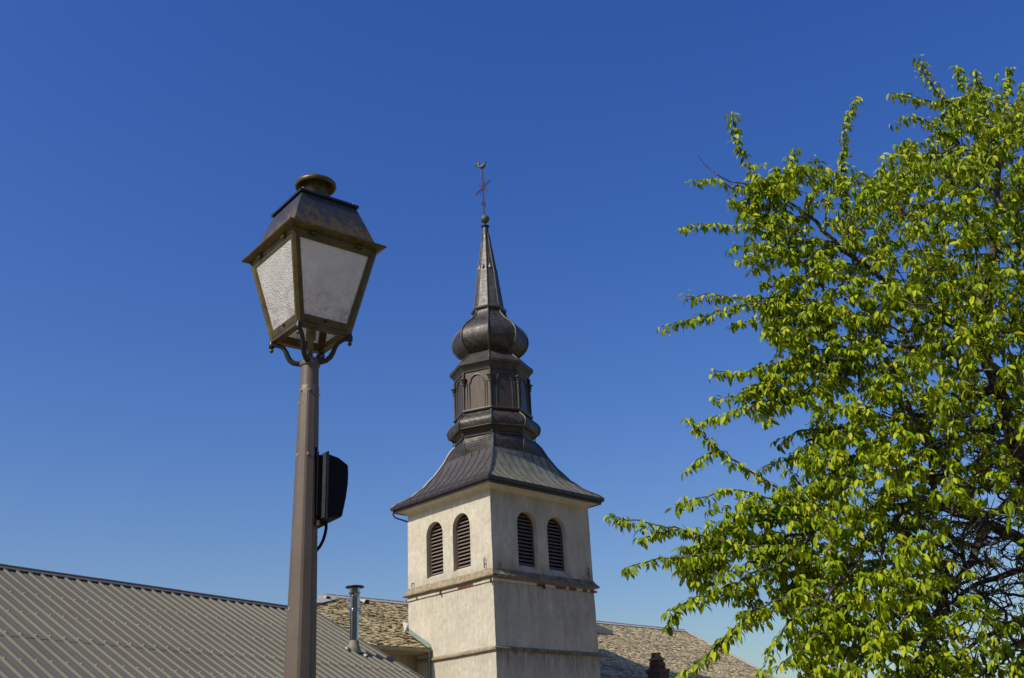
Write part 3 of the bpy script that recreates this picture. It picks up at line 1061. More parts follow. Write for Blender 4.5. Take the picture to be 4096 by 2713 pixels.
# weathercock, head to the right as seen from the square
hd = w2l((0.95, -0.3, 0)).normalized()
rc0 = ctr + Vector((0, 0, 29.62))
def rp(x, z, y=0.0):
    return rc0 + hd * x + Vector((0, 0, z)) + Vector((-hd.y, hd.x, 0)) * y
mb = MB()
mb.tube([rp(-0.20, 0.06), rp(-0.15, 0.02), rp(-0.06, -0.02), rp(0.03, -0.02), rp(0.10, 0.03), rp(0.125, 0.11), rp(0.13, 0.19), rp(0.15, 0.23), rp(0.19, 0.235)],
        [0.02, 0.06, 0.095, 0.10, 0.085, 0.06, 0.045, 0.05, 0.025], 8)
mb.tube([rp(0.18, 0.235), rp(0.25, 0.215)], [0.025, 0.004], 6)
for x, z in ((0.11, 0.29), (0.145, 0.31), (0.18, 0.295)):
    mb.tube([rp(x, 0.245), rp(x - 0.01, z)], [0.022, 0.008], 6)
mb.tube([rp(0.185, 0.215), rp(0.19, 0.14)], [0.018, 0.012], 6)
for k, (h, b_) in enumerate(((0.30, -0.22), (0.26, -0.29), (0.19, -0.32), (0.10, -0.30))):
    mb.tube([rp(-0.14, 0.03), rp(-0.17, 0.03 + h * 0.55), rp(b_ + 0.07, 0.02 + h), rp(b_, h - 0.02), rp(b_ - 0.03, h - 0.12)], [0.04, 0.038, 0.034, 0.028, 0.01], 6)
mb.tube([rp(0.0, 0.03), rp(-0.01, 0.10), rp(-0.03, 0.17)], [0.05, 0.03, 0.008], 6)
mb.tube([rp(0.01, -0.16), rp(0.01, -0.08)], 0.03, 6)
mb.build('weathercock', M['patina'], cross, True)

# ------------------------------------------------------------------ church nave (same axes as the tower)
church = thing('church', 'long church nave with weathered tiled roof behind the bell tower', 'church', TC, TROT)
EB, EZ, SL = 3.79, 6.90, 0.562
RB = 8.45
RZ = EZ + SL * (RB - EB)
A0n, A1n = -1.92, 22.35
HB = RB - EB
mb = MB()
ww = 0.83
def wq(a, b, c, d):
    mb.face([a, b, c, d])
xl, xr, yf, yb = A0n - HB + ww, A1n - 0.5, EB + ww, 2 * RB - EB - ww
for (p, q) in (((xl, yf), (xr, yf)), ((xr, yf), (xr, yb)), ((xr, yb), (xl, yb)), ((xl, yb), (xl, yf))):
    mb.face([(p[0], p[1], 0), (q[0], q[1], 0), (q[0], q[1], 6.95), (p[0], p[1], 6.95)])
mb.face([(xr, yf, 6.95), (xr, yb, 6.95), (xr, RB, RZ - 0.1)])
mb.box((xl, EB + 0.12, 6.72), (xr, yf - 0.003, 6.78))
mb.box((5.9, 1.35, 0), (xr, EB + 0.9, 5.35))
mb.build('wall', M['oldwall'], church)
mb = MB()
EB2 = 0.55
EZ2 = EZ - SL * (EB - EB2)
Lc, Rc = A0n - HB, A1n
th = 0.02
for dz in (-0.02, -0.10):
    mb.face([(Lc, EB, EZ + dz), (Rc, EB, EZ + dz), (Rc, RB, RZ + dz), (A0n, RB, RZ + dz)])
    mb.face([(5.65, EB2, EZ2 + dz), (Rc, EB2, EZ2 + dz), (Rc, EB - 0.001, EZ + dz - 0.001), (5.65, EB - 0.001, EZ + dz - 0.001)])
    mb.face([(Rc, 2 * RB - EB, EZ + dz), (Lc, 2 * RB - EB, EZ + dz), (A0n, RB, RZ + dz), (Rc, RB, RZ + dz)])
    mb.face([(Lc, 2 * RB - EB, EZ + dz), (Lc, EB, EZ + dz), (A0n, RB, RZ + dz)])
mb.face([(Lc, EB, EZ - 0.02), (Rc, EB, EZ - 0.02), (Rc, EB, EZ - 0.10), (Lc, EB, EZ - 0.10)])
roof = mb.build('roof', M['underlay'], church)
# the tiles: every one a thin slab, slipped and tipped a little
rng = random.Random(11)
slope_len = sqrt(HB ** 2 + (RZ - EZ) ** 2)
ud = Vector((0, HB, RZ - EZ)) / slope_len          # up the slope
nd = Vector((0, -(RZ - EZ), HB)) / slope_len       # out of the slope
mb = MB()
TE = 0.115
rows = int(slope_len / TE)
lowrows = int((EB - EB2) / HB * slope_len / TE)
for i in range(-lowrows, rows + 1):
    s0 = i * TE
    wave = 0.02 * sin(i * 1.7)
    lim = A0n - HB * (1 - s0 / slope_len)
    if i < 0:
        lim = 5.66
    x = lim - rng.random() * 0.15
    while x < Rc:
        wd = rng.uniform(0.10, 0.20)
        fr = min(1.0, s0 / slope_len)
        inside = -0.3 < x < 5.9 and s0 < 1.45
        left = x < 5
        if x + wd > lim and not inside and rng.random() > (0.05 if left else 0.012):
            j = rng.uniform(-0.035, 0.03) if left else rng.uniform(-0.012, 0.012)
            tip = rng.uniform(0.016, 0.05) if left else rng.uniform(0.014, 0.032)
            if left and rng.random() < 0.08:
                tip += 0.04
                j -= 0.05
            rz_ = rng.uniform(-0.05, 0.05) * (1.6 if left else 0.7)
            c0 = Vector((x, EB, EZ)) + ud * (s0 + j)
            ex = Vector((1, 0, 0)) + ud * rz_
            ex.normalize()
            a = c0 + nd * tip
            b = c0 + ex * (wd - 0.012) + nd * (tip + rng.uniform(-0.008, 0.008))
            l_ = 0.185
            up = ud * l_ + nd * (-tip * 0.8 + 0.004)
            d_ = nd * 0.016
            if x + wd < Rc + 0.1:
                mb.mesh([a - d_, b - d_, b, a, a + up, b + up], [(0, 1, 2, 3), (3, 2, 5, 4), (0, 3, 4), (1, 5, 2)])
        x += wd
# hip end seen only from the side
ud2 = Vector((HB, 0, RZ - EZ)) / slope_len
nd2 = Vector((-(RZ - EZ), 0, HB)) / slope_len
for i in range(0, int(slope_len / 0.15) + 1):
    s0 = i * 0.15
    f_ = s0 / slope_len
    y = EB + HB * f_
    while y < 2 * RB - EB - HB * f_ - 0.1:
        wd = rng.uniform(0.15, 0.3)
        c0 = Vector((Lc, y, EZ)) + ud2 * s0
        tip = rng.uniform(0.016, 0.045)
        a = c0 + nd2 * tip
        b = c0 + Vector((0, wd - 0.012, 0)) + nd2 * tip
        up = ud2 * 0.23 + nd2 * (-tip * 0.8)
        d_ = nd2 * 0.016
        mb.mesh([a - d_, b - d_, b, a, a + up, b + up], [(1, 0, 3, 2), (2, 3, 4, 5), (0, 4, 3), (1, 2, 5)])
        y += wd
mb.build('tile_courses', M['tiles'], roof)
# metal ridge, hip and verge trims
mb = MB()
mb.face([(A0n - 0.1, RB - 0.20, RZ - 0.055), (A1n + 0.02, RB - 0.20, RZ - 0.055), (A1n + 0.02, RB, RZ + 0.075), (A0n - 0.1, RB, RZ + 0.075)])
mb.face([(A1n + 0.02, RB + 0.20, RZ - 0.055), (A0n - 0.1, RB + 0.20, RZ - 0.055), (A0n - 0.1, RB, RZ + 0.075), (A1n + 0.02, RB, RZ + 0.075)])
mb.tube([(A0n - 0.1, RB, RZ + 0.08), (A1n + 0.02, RB, RZ + 0.08)], 0.03, 6)
mb.build('ridge_cap', M['zinc'], roof)
mb = MB()
mb.box((A1n, -4.0, -0.08), (A1n + 0.10, slope_len, 0.075), Matrix(((1, 0, 0, 0), (0, ud.y, nd.y, EB), (0, ud.z, nd.z, EZ), (0, 0, 0, 1))))
mb.build('verge_trim', M['zinc'], roof)
mb = MB()
h0, h1 = Vector((A0n, RB, RZ + 0.05)), Vector((Lc, EB, EZ + 0.05))
mb.tube([h0, h1], 0.06, 6)
d_ = (h1 - h0).normalized()
mb.mesh([h0 + Vector((0.25, 0, 0.01)), h0 + Vector((0.45, -0.42, -0.19)), h0 + d_ * 1.6 + Vector((0.22, -0.1, 0.02)), h0 + d_ * 1.8 + Vector((0, 0, 0.07)), h0 + Vector((0, 0, 0.05))], [(0, 4, 3, 2, 1)])
mb.build('hip_flashing', M['zinc'], roof)
for (a, b, s) in ((-2.09, 7.97, 1.0), (-0.07, 8.02, 1.0), (20.47, 8.02, 1.0)):
    p = Vector((a, b, EZ + SL * (b - EB)))
    mb = MB()
    w_ = 0.16 * s
    f0 = p - ud * 0.05
    mb.mesh([f0 + Vector((-w_, 0, 0)), f0 + Vector((w_, 0, 0)), f0 + nd * 0.19 + Vector((w_ * 0.6, 0, 0)), f0 + nd * 0.19 + Vector((-w_ * 0.6, 0, 0)),
             p + ud * 0.5 + Vector((-w_ * 0.7, 0, 0)), p + ud * 0.5 + Vector((w_ * 0.7, 0, 0))], [(3, 2, 5, 4), (0, 3, 4), (1, 5, 2)])
    mb.build('roof_vent', M['zinc'], roof)
# lead cricket behind the tower
mb = MB()
p = Vector((13.7, 7.55, EZ + SL * (7.55 - EB)))
mb.mesh([p + Vector((-1.2, -0.55, 0)) + nd * 0.30, p + Vector((0.75, -0.55, -0.30)) + nd * 0.18, p + Vector((0.2, 0.35, 0.2)) + nd * 0.05, p + Vector((-1.2, 0.75, 0.42)) + nd * 0.12,
         p + Vector((-1.2, -0.6, -0.32)) + nd * 0.02, p + Vector((0.8, -0.6, -0.34)) + nd * 0.02], [(0, 1, 2, 3), (4, 5, 1, 0), (1, 5, 2)])
mb.build('flashing', M['zinc'], roof)
# green valley flashing against the tower
mb = MB()
def rz(b):
    return EZ + SL * (b - EB)
mb.mesh([(-0.20, 3.72, rz(3.72) + 0.075), (-0.004, 3.72, rz(3.72) + 0.09), (-0.004, 5.2, rz(5.2) + 0.09), (-0.16, 5.2, rz(5.2) + 0.075), (-0.006, 3.72, rz(3.72) + 0.20), (-0.006, 5.2, rz(5.2) + 0.20)],
        [(0, 1, 2, 3), (1, 4, 5, 2)])
mb.build('valley_flashing', M['verdigris'], roof)
mb = MB()
mb.mesh([(-0.01, 5.19, 7.72), (-0.24, 5.12, 7.70), (-0.05, 5.5, 8.15), (0.03, 5.5, 8.2), (-0.01, 5.19, 8.05)], [(0, 1, 2, 4), (4, 2, 3)])
mb.build('corner_flashing', M['zinc'], roof)
# gutter and downpipe
mb = MB()
for (o0, z0_), (o1, z1_) in zip([(0.0, -0.01), (-0.02, -0.10), (-0.07, -0.135), (-0.12, -0.10), (-0.135, 0.0), (-0.125, 0.004)], [(-0.02, -0.10), (-0.07, -0.135), (-0.12, -0.10), (-0.135, 0.0), (-0.125, 0.004), (-0.10, -0.08)]):
    mb.face([(Lc, EB + o0, EZ - 0.02 + z0_), (-0.03, EB + o0, EZ - 0.02 + z0_), (-0.03, EB + o1, EZ - 0.02 + z1_), (Lc, EB + o1, EZ - 0.02 + z1_)])
mb.box((-0.034, EB - 0.135, EZ - 0.15), (-0.026, EB, EZ - 0.02))
mb.box((Lc, EB + 0.01, EZ - 0.19), (-0.01, EB + 0.05, EZ - 0.025))
mb.build('gutter', M['guttergrey'], church)
mb = MB()
mb.tube([(-0.14, EB - 0.07, EZ - 0.14), (-0.14, EB - 0.07, EZ - 0.32), (-0.10, EB - 0.03, EZ - 0.50), (-0.09, EB - 0.02, 0.0)], 0.052, 10)
for z in (5.9, 4.6, 3.2):
    mb.lathe([(z - 0.02, 0.06), (z + 0.02, 0.06)], 10, (-0.09, EB - 0.02))
mb.build('downpipe', M['pipe'], church, True)

# old stepped brick chimney on the lower slope
cx_, cy_ = 11.07, 1.5
ZO = -0.26
mb = MB()
rng = random.Random(5)
def course(h, z0_, z1_):
    n = max(1, int(round((z1_ - z0_) / 0.075)))
    for i in range(n):
        k = h + rng.uniform(-0.012, 0.012)
        dx, dy = rng.uniform(-0.008, 0.008), rng.uniform(-0.008, 0.008)
        za = z0_ + (z1_ - z0_) * i / n
        zb = z0_ + (z1_ - z0_) * (i + 1) / n
        mb.box((cx_ - k + dx, cy_ - k + dy, za), (cx_ + k + dx, cy_ + k + dy, zb - 0.006))
course(0.335, 5.5, 6.40 + ZO)
chm = mb.build('chimney', M['brick'], church)
mb = MB()
course(0.365, 6.40 + ZO, 6.55 + ZO)
course(0.25, 6.55 + ZO, 6.86 + ZO)
course(0.225, 6.86 + ZO, 6.93 + ZO)
mb.build('shaft', M['brick'], chm)
mb = MB()
mb.lathe([(z_ + ZO, r_) for z_, r_ in ((6.93, 0.37), (6.99, 0.36), (7.03, 0.27), (7.10, 0.24))], 4, (cx_, cy_), pi / 4)
mb.lathe([(z_ + ZO, r_) for z_, r_ in ((7.09, 0.21), (7.19, 0.20), (7.20, 0.235), (7.25, 0.225), (7.26, 0.15))], 7, (cx_ - 0.02, cy_), 0.3)
for k in range(9):
    a = rng.uniform(0, 6.28)
    mb.sphere((cx_ + 0.2 * cos(a), cy_ + 0.2 * sin(a), 7.02 + ZO), rng.uniform(0.04, 0.07), 6, 4, (1.2, 1, 0.6))
mb.build('chimney_cap', M['brickcap'], chm)

# ------------------------------------------------------------------ house with the ribbed steel roof (local x along the ridge, local y away from the camera)
YM = 0.58720657
U = Vector((sin(YM), cos(YM), 0))
HO = Vector((-9.5455, 19.3925, 0))
house = thing('metal_roofed_house', 'house with a grey brown ribbed metal roof and a shiny steel flue', 'house', HO, atan2(U.y, U.x))
AL = radians(29.0)
RZ0 = 5.815
XL, XR = -7.95, 7.93
DL = 6.2
def rpt(x, d, h=0.0):
    """x along the ridge, d down the near slope, h above the pan"""
    return Vector((x, -d * cos(AL) - h * sin(AL), RZ0 - d * sin(AL) + h * cos(AL)))
def rpb(x, d, h=0.0):
    return Vector((x, d * cos(AL) + h * sin(AL), RZ0 - d * sin(AL) + h * cos(AL)))
mb = MB()
hw_ = DL * cos(AL) - 0.4
mb.box((XL + 0.3, -hw_, 0), (XR - 0.3, hw_, RZ0 - DL * sin(AL) + 0.1))
for x in (XL + 0.3, XR - 0.3):
    mb.face([(x, -hw_, 2.9), (x, hw_, 2.9), (x, 0, RZ0 - 0.12)])
mb.build('wall', M['housewall'], house)
RHT = 0.034
def sheet(mb, pt, d0, d1, lift):
    n = int(round((XR - XL) / 0.25))
    prof = []
    for k in range(n + 1):
        x = XR - k * 0.25 - 0.03
        for dx, h in ((0.0, RHT), (-0.020, RHT), (-0.033, 0.0), (-0.095, 0.0), (-0.100, 0.003), (-0.120, 0.003), (-0.125, 0.0), (-0.160, 0.0), (-0.165, 0.003), (-0.185, 0.003), (-0.190, 0.0), (-0.221, 0.0), (-0.234, RHT)):
            prof.append((x + dx, h + lift))
    # each panel sits a hair differently
    for (xa, ha), (xb, hb) in zip(prof, prof[1:]):
        mb.face([pt(xb, d0, hb), pt(xb, d1, hb), pt(xa, d1, ha), pt(xa, d0, ha)])
        mb.face([pt(xb, d1, hb), pt(xb, d1, hb - 0.004), pt(xa, d1, ha - 0.004), pt(xa, d1, ha)])
mb = MB()
sheet(mb, rpt, 0.06, 3.50, 0.007)
sheet(mb, rpt, 3.36, DL, 0.0)
sheet(mb, rpb, 0.06, DL, 0.0)
mroof = mb.build('roof', M['sheet'], house)
mb = MB()
cp = [(0.0, RHT + 0.035), (0.03, RHT + 0.028), (0.035, RHT + 0.010), (0.16, RHT + 0.010), (0.163, RHT - 0.004)]
for i in range(8):
    xa, xb = XL + (XR - XL) * i / 8, XL + (XR - XL) * (i + 1) / 8 + 0.03
    lift = 0.003 * (i % 2)
    for (d0, h0), (d1, h1) in zip(cp, cp[1:]):
        mb.face([rpt(xa, d0, h0 + lift), rpt(xa, d1, h1 + lift), rpt(xb, d1, h1 + lift), rpt(xb, d0, h0 + lift)])
        mb.face([rpb(xb, d0, h0 + lift), rpb(xb, d1, h1 + lift), rpb(xa, d1, h1 + lift), rpb(xa, d0, h0 + lift)])
mb.build('ridge_cap', M['cap'], mroof)
mb = MB()
for pt in (rpt, rpb):
    vs = []
    for d in (0.05, DL):
        for x, h in ((XR - 0.06, RHT + 0.018), (XR + 0.06, RHT + 0.018), (XR + 0.065, RHT + 0.012), (XR + 0.065, -0.16)):
            vs.append(pt(x, d, h))
    mb.mesh(vs, [(0, 4, 5, 1), (1, 5, 6, 2), (2, 6, 7, 3)])
mb.build('verge_trim', M['sheet'], mroof)
mb = MB()
n = int(round((XR - XL) / 0.25))
for d in (1.48, 2.46, 3.44, 4.48, 5.5):
    for k in range(n):
        x = XR - k * 0.25 - 0.039
        c = rpt(x, d + 0.01 * sin(k * 2.3), RHT + 0.004 + (0.007 if d < 3.5 else 0))
        mb.sphere(c, 0.014, 6, 4)
sc_ = mb.build('roof_screws', M['screw'], mroof)
sc_["kind"] = "stuff"
# stainless flue with its rain cap
FX, FD = 7.02, 2.53
fb = rpt(FX, FD)
flue = MB()
flue.lathe([(fb.z - 0.2, 0.098), (5.50, 0.098)], 28, (fb.x, fb.y), caps=False)
flue.lathe([(5.50, 0.103), (5.80, 0.103)], 28, (fb.x, fb.y), caps=False)
fl = flue.build('flue', M['steel'], house)
smooth_by_angle(fl, 40)
for z in (5.47, 5.505, 5.79):
    mb = MB()
    mb.lathe([(z - 0.014, 0.099), (z - 0.008, 0.111), (z + 0.008, 0.111), (z + 0.014, 0.10)], 28, (fb.x, fb.y), caps=False)
    mb.build('flue_band', M['steel'], fl, True)
mb = MB()
mb.lathe([(5.80, 0.10), (5.845, 0.115), (5.86, 0.137), (5.875, 0.137), (5.88, 0.12), (5.965, 0.122), (5.97, 0.10)], 28, (fb.x, fb.y), caps=False)
o = mb.build('flue_collar', M['steel'], fl)
smooth_by_angle(o, 30)
mb = MB()
mb.lathe([(5.975, 0.10), (5.985, 0.205), (6.0, 0.21), (6.01, 0.205), (6.035, 0.08), (6.037, 0.0)], 28, (fb.x, fb.y))
o = mb.build('rain_cap', M['sooty'], fl)
smooth_by_angle(o, 30)
mb = MB()
rings = []
for (r_, h_) in ((0.165, 0.03), (0.16, 0.075), (0.135, 0.12), (0.112, 0.17), (0.101, 0.24)):
    ring = []
    for k in range(24):
        a = 2 * pi * k / 24
        flat = rpt(FX + r_ * cos(a), FD - r_ * sin(a) * 1.0, 0)
        up = Vector((fb.x + r_ * cos(a), fb.y + r_ * sin(a), fb.z))
        t_ = h_ / 0.24
        base = flat.lerp(up, t_)
        ring.append(base + Vector((0, 0, h_)))
    rings.append(ring)
mb.loft(rings, caps=False)
o = mb.build('flue_flashing', M['guttergrey'], fl, True)
for dx, dd in ((-0.21, -0.02), (0.09, 0.30)):
    mb = MB()
    c = rpt(FX + dx, FD + dd, RHT)
    mb.box(c - Vector((0.03, 0.03, 0.0)), c + Vector((0.03, 0.03, 0.05)))
    mb.build('flashing_clip', M['screw'], fl)

# ------------------------------------------------------------------ street lamp
LX, LY = -0.8829, 4.25
lamp = thing('street_lamp', 'old brown lamp post with square brass lantern and frosted panes', 'street lamp', (LX, LY, 0), 0.0)
def polring(z, r, bev=0.10):
    out = []
    for k in range(8):
        a = radians(-90 + 6) + k * pi / 4
        for s in (-1, 1):
            b = a + s * bev
            out.append(Vector((r * cos(b), r * sin(b), z)))
    return out
mb = MB()
def pr(z):
    return 0.0625 + (3.24 - z) * (0.0665 - 0.0455) / 1.3 - 0.0205
zz_ = [0.0, 0.6, 1.2, 1.8, 2.2, 2.6, 3.0, 3.20, 3.238]
mb.loft([polring(z, pr(z)) for z in zz_] + [polring(3.241, 0.041)], caps=True)
pole = mb.build('pole', M['pole'], lamp)
smooth_by_angle(pole, 22)
mb = MB()
mb.lathe([(3.235, 0.0405), (3.335, 0.0385), (3.336, 0.043), (3.345, 0.0445), (3.353, 0.043), (3.354, 0.0395), (3.362, 0.041), (3.37, 0.036), (3.378, 0.02)], 28)
o = mb.build('spigot_collar', M['pole'], pole)
smooth_by_angle(o, 30)
for z, ph in ((3.215, -78), (3.215, -128), (3.16, -150), (2.93, -76), (2.93, -133), (3.20, -8), (2.3, -140)):
    a = radians(ph)
    r_ = pr(z) * 0.97
    mb = MB()
    p = Vector((r_ * cos(a), r_ * sin(a), z))
    d_ = Vector((cos(a), sin(a), 0))
    mb.tube([p - d_ * 0.004, p + d_ * 0.003], 0.0065, 8)
    if z > 3.1 and ph > -140:
        mb.tube([p + d_ * 0.003, p + d_ * 0.009], [0.0045, 0.0035], 6)
    mb.build('set_screw', M['boltm'], pole)

YAW = -0.0994
def lc(i):
    a = YAW + i * pi / 2
    return Vector((sin(a), -cos(a), 0))
ZB, DB, ZT, DT = 3.4718, 0.1787, 3.872, 0.296
def pd(z):
    return DB + (DT - DB) * (z - ZB) / (ZT - ZB)
lant = MB()
def bar(mbb, a, b, wv, nv_, w_, t_):
    """rectangular bar from a to b; wv: width direction, nv_: outward"""
    wv = wv.normalized() * w_ / 2
    n_ = nv_.normalized() * t_
    mbb.mesh([a - wv, a + wv, a + wv + n_, a - wv + n_, b - wv, b + wv, b + wv + n_, b - wv + n_],
             [(0, 1, 5, 4), (1, 2, 6, 5), (2, 3, 7, 6), (3, 0, 4, 7), (3, 2, 1, 0), (4, 5, 6, 7)])
Z = Vector((0, 0, 1))
for i in range(4):
    c0, c1 = lc(i), lc(i + 1)
    b0, t0 = c0 * DB + Z * ZB, c0 * DT + Z * ZT
    # corner angle post
    lant.tube([b0 + c0 * -0.008 - Z * 0.006, t0 + c0 * -0.008], 0.0115, 4, phase=pi / 4)
    # bottom rail
    b1 = c1 * DB + Z * ZB
    nrm = (c0 + c1).normalized()
    tn_ = (b1 - b0).normalized()
    bar(lant, b0 - nrm * 0.012 + tn_ * 0.012, b1 - nrm * 0.012 - tn_ * 0.012, Z, nrm, 0.016, 0.014)
    kk = 0.0 if i % 2 else 0.028
    bar(lant, b0 - nrm * 0.018 - Z * 0.0085 + tn_ * kk, b1 - nrm * 0.018 - Z * 0.0085 - tn_ * kk, nrm, Z, 0.020, 0.004)
frame = lant.build('lantern_frame', M['brass'], lamp)
for i in range(4):
    c0, c1 = lc(i), lc(i + 1)
    tn = (c1 - c0).normalized()
    nrm = (c0 + c1).normalized()
    def q(s, z, out=0.0):
        """s 0..1 across the panel at height z"""
        a, b = c0 * pd(z) + Z * z, c1 * pd(z) + Z * z
        m0 = 0.010
        w_ = (b - a).length
        return a + tn * (m0 + (w_ - 2 * m0) * s) + nrm * (out - 0.006)
    za, zb = ZB + 0.012, ZT - 0.004
    fwb, fwt, fws = 0.030, 0.032, 0.021
    pf = MB()
    def sx(z):
        return fws / ((c1 - c0).length * pd(z) - 0.02)
    o_ = [q(0, za, .004), q(1, za, .004), q(1, zb, .004), q(0, zb, .004)]
    z1, z2 = za + fwb, zb - fwt
    n_ = [q(sx(z1), z1, .004), q(1 - sx(z1), z1, .004), q(1 - sx(z2), z2, .004), q(sx(z2), z2, .004)]
    nb = [p - nrm * 0.008 for p in n_]
    ob = [p - nrm * 0.008 for p in o_]
    for k in range(4):
        k2 = (k + 1) % 4
        pf.mesh([o_[k], o_[k2], n_[k2], n_[k], nb[k], nb[k2], ob[k], ob[k2]], [(0, 1, 2, 3), (3, 2, 5, 4), (5, 7, 6, 4), (1, 0, 6, 7)])
    p_ = pf.build('pane_frame', M['brass'], lamp)
    gl = MB()
    N_ = 6
    for a in range(N_):
        for b in range(N_):
            def gp(s, t):
                z = za + 0.02 + (zb - za - 0.04) * t
                m_ = sx(z) * 0.6
                return q(m_ + (1 - 2 * m_) * s, z, 0.0)
            gl.face([gp(a / N_, b / N_), gp((a + 1) / N_, b / N_), gp((a + 1) / N_, (b + 1) / N_), gp(a / N_, (b + 1) / N_)])
    gl.build('frosted_pane', M['glass'], p_)
    # two hinge tabs at the top, a latch screw at the bottom
    for s in (0.22, 0.80):
        hg = MB()
        c = q(s, zb - 0.006, 0.008)
        bar(hg, c - tn * 0.016, c + tn * 0.016, Z, nrm, 0.012, 0.007)
        hg.build('hinge', M['brass'], p_)
    hg = MB()
    c = q(0.5, za + 0.018, 0.004)
    hg.tube([c, c + nrm * 0.006], 0.007, 10)
    hg.build('latch', M['blackpaint'], p_)

def sq(d, z):
    return [lc(i) * d + Z * z for i in range(4)]
mb = MB()
mb.loft([sq(0.300, 3.873), sq(0.336, 3.882), sq(0.3395, 3.886), sq(0.3385, 3.891), sq(0.290, 3.910), sq(0.285, 3.912)], caps=False)
mb.loft([sq(0.302, 3.872), sq(0.286, 3.868), sq(0.284, 3.905)], caps=False)
rim = mb.build('lantern_eaves', M['brass'], lamp)
mb = MB()
def subsq(d, z, n=4):
    c = sq(d, z)
    return [c[k].lerp(c[(k + 1) % 4], i / n) for k in range(4) for i in range(n)]
mb.loft([subsq(0.2845, 3.912), subsq(0.245, 4.0), subsq(0.190, 4.112)], caps=False)
lroof = mb.build('lantern_roof', M['lampmetal'], lamp)
mb = MB()
mb.loft([sq(0.186, 4.108), sq(0.2086, 4.104), sq(0.2095, 4.112), sq(0.206, 4.118), sq(0.10, 4.121)], caps=True)
mb.build('top_plate', M['blackpaint'], lroof)
for i in range(4):
    mb = MB()
    mb.sphere(lc(i) * 0.183 + Z * 4.125, 0.007, 8, 5)
    mb.build('screw', M['boltm'], lroof)
mb = MB()
mb.lathe([(4.118, 0.060), (4.20, 0.056), (4.238, 0.058)], 28, caps=False)
mb.lathe([(4.262, 0.050), (4.252, 0.066), (4.240, 0.078), (4.233, 0.085), (4.234, 0.092), (4.242, 0.0965), (4.252, 0.095), (4.259, 0.088), (4.272, 0.05), (4.276, 0.0)], 32, caps=False)
vent = mb.build('vent_cap', M['brass'], lroof)
smooth_by_angle(vent, 40)
# white bounce plate added under the lantern roof to brighten the panes
mb = MB()
mb.loft([sq(0.270, 3.845), sq(0.150, 3.870), sq(0.03, 3.876)], caps=True)
mb.build('added_reflector', M['enamel'], lamp)
# lamp holder and bulb seen through the open base
mb = MB()
mb.lathe([(3.365, 0.012), (3.46, 0.012), (3.465, 0.022), (3.52, 0.022), (3.53, 0.014)], 16)
mb.build('lamp_holder', M['porcelain'], lamp, True)
mb = MB()
mb.lathe([(3.52, 0.014), (3.56, 0.018), (3.60, 0.034), (3.65, 0.040), (3.69, 0.032), (3.705, 0.0)], 16)
mb.build('bulb', M['glass'], lamp, True)
# four curved brackets from the spigot to the lantern corners
for i in range(4):
    d = lc(i)
    prof = [(0.030, 3.352), (0.05, 3.353), (0.072, 3.358), (0.090, 3.372), (0.102, 3.393), (0.110, 3.415), (0.122, 3.434), (0.142, 3.446), (0.165, 3.452), (0.178, 3.452)]
    mb = MB()
    mb.tube([d * r_ + Z * z for r_, z in prof], [0.0125, 0.0125, 0.012, 0.012, 0.0115, 0.011, 0.0105, 0.010, 0.010, 0.010], 8)
    mb.lathe([(3.437, 0.010), (3.44, 0.0125), (3.462, 0.0125), (3.466, 0.009), (3.475, 0.009)], 10, ((d * 0.176).x, (d * 0.176).y))
    br = mb.build('bracket', M['blackpaint'], lamp, False)
    smooth_by_angle(br, 45)
    mb = MB()
    c = d * 0.176
    mb.sphere((c.x, c.y, 3.425), 0.0095, 8, 6)
    mb.lathe([(3.43, 0.005), (3.44, 0.006)], 8, (c.x, c.y))
    mb.build('knob', M['brass'], br, True)
    mb = MB()
    c = d * 0.036
    mb.sphere((c.x, c.y, 3.338), 0.007, 8, 5)
    mb.build('rivet', M['brass'], br, True)

# ------------------------------------------------------------------ black loudspeaker clamped to the lamp post
fw = Vector((0.80, 0.60, 0)).normalized()
sd = Vector((fw.y, -fw.x, 0))            # towards the camera's right
SPZ = 2.797
spk = thing('loudspeaker', 'black wedge shaped outdoor loudspeaker clamped high on the lamp post', 'loudspeaker', (LX, LY, SPZ), 0.0)
def sp(f, s, z):
    return fw * ((f - 0.098) * 0.93 + 0.058) + sd * s + Z * z
mb = MB()
HW = 0.085
prof = [(0.098, 0.132), (0.150, 0.122), (0.195, 0.098), (0.200, 0.090), (0.202, 0.055), (0.200, 0.01), (0.192, -0.045), (0.180, -0.10), (0.174, -0.125), (0.168, -0.130), (0.098, -0.142)]
rings = []
for s, k in ((-HW, 0.94), (-HW + 0.006, 0.985), (-HW + 0.018, 1.0), (HW - 0.018, 1.0), (HW - 0.006, 0.985), (HW, 0.94)):
    rings.append([sp(0.098 + (f - 0.098) * k, s, z * (1 - (1 - k) * 0.4)) for f, z in prof])
mb.loft(rings, caps=True)
body = mb.build('housing', M['blackplastic'], spk)
smooth_by_angle(body, 30)
mb = MB()
def spbox(mbb, f0, f1, s0, s1, z0, z1):
    P = [sp(f, s, z) for z in (z0, z1) for f, s in ((f0, s0), (f1, s0), (f1, s1), (f0, s1))]
    mbb.mesh(P, [(0, 1, 2, 3), (7, 6, 5, 4), (0, 4, 5, 1), (1, 5, 6, 2), (2, 6, 7, 3), (3, 7, 4, 0)])
spbox(mb, 0.083, 0.0875, -HW - 0.004, HW + 0.004, -0.140, 0.136)
spbox(mb, 0.0905, 0.097, -HW - 0.006, HW + 0.006, -0.146, 0.140)
mb.build('rear_flange', M['rim'], body)
mb = MB()
spbox(mb, 0.050, 0.0615, -0.045, 0.045, -0.15, 0.165)
spbox(mb, 0.0615, 0.082, -0.06, 0.06, -0.128, 0.128)
spbox(mb, 0.055, 0.085, -0.02, 0.02, 0.128, 0.155)
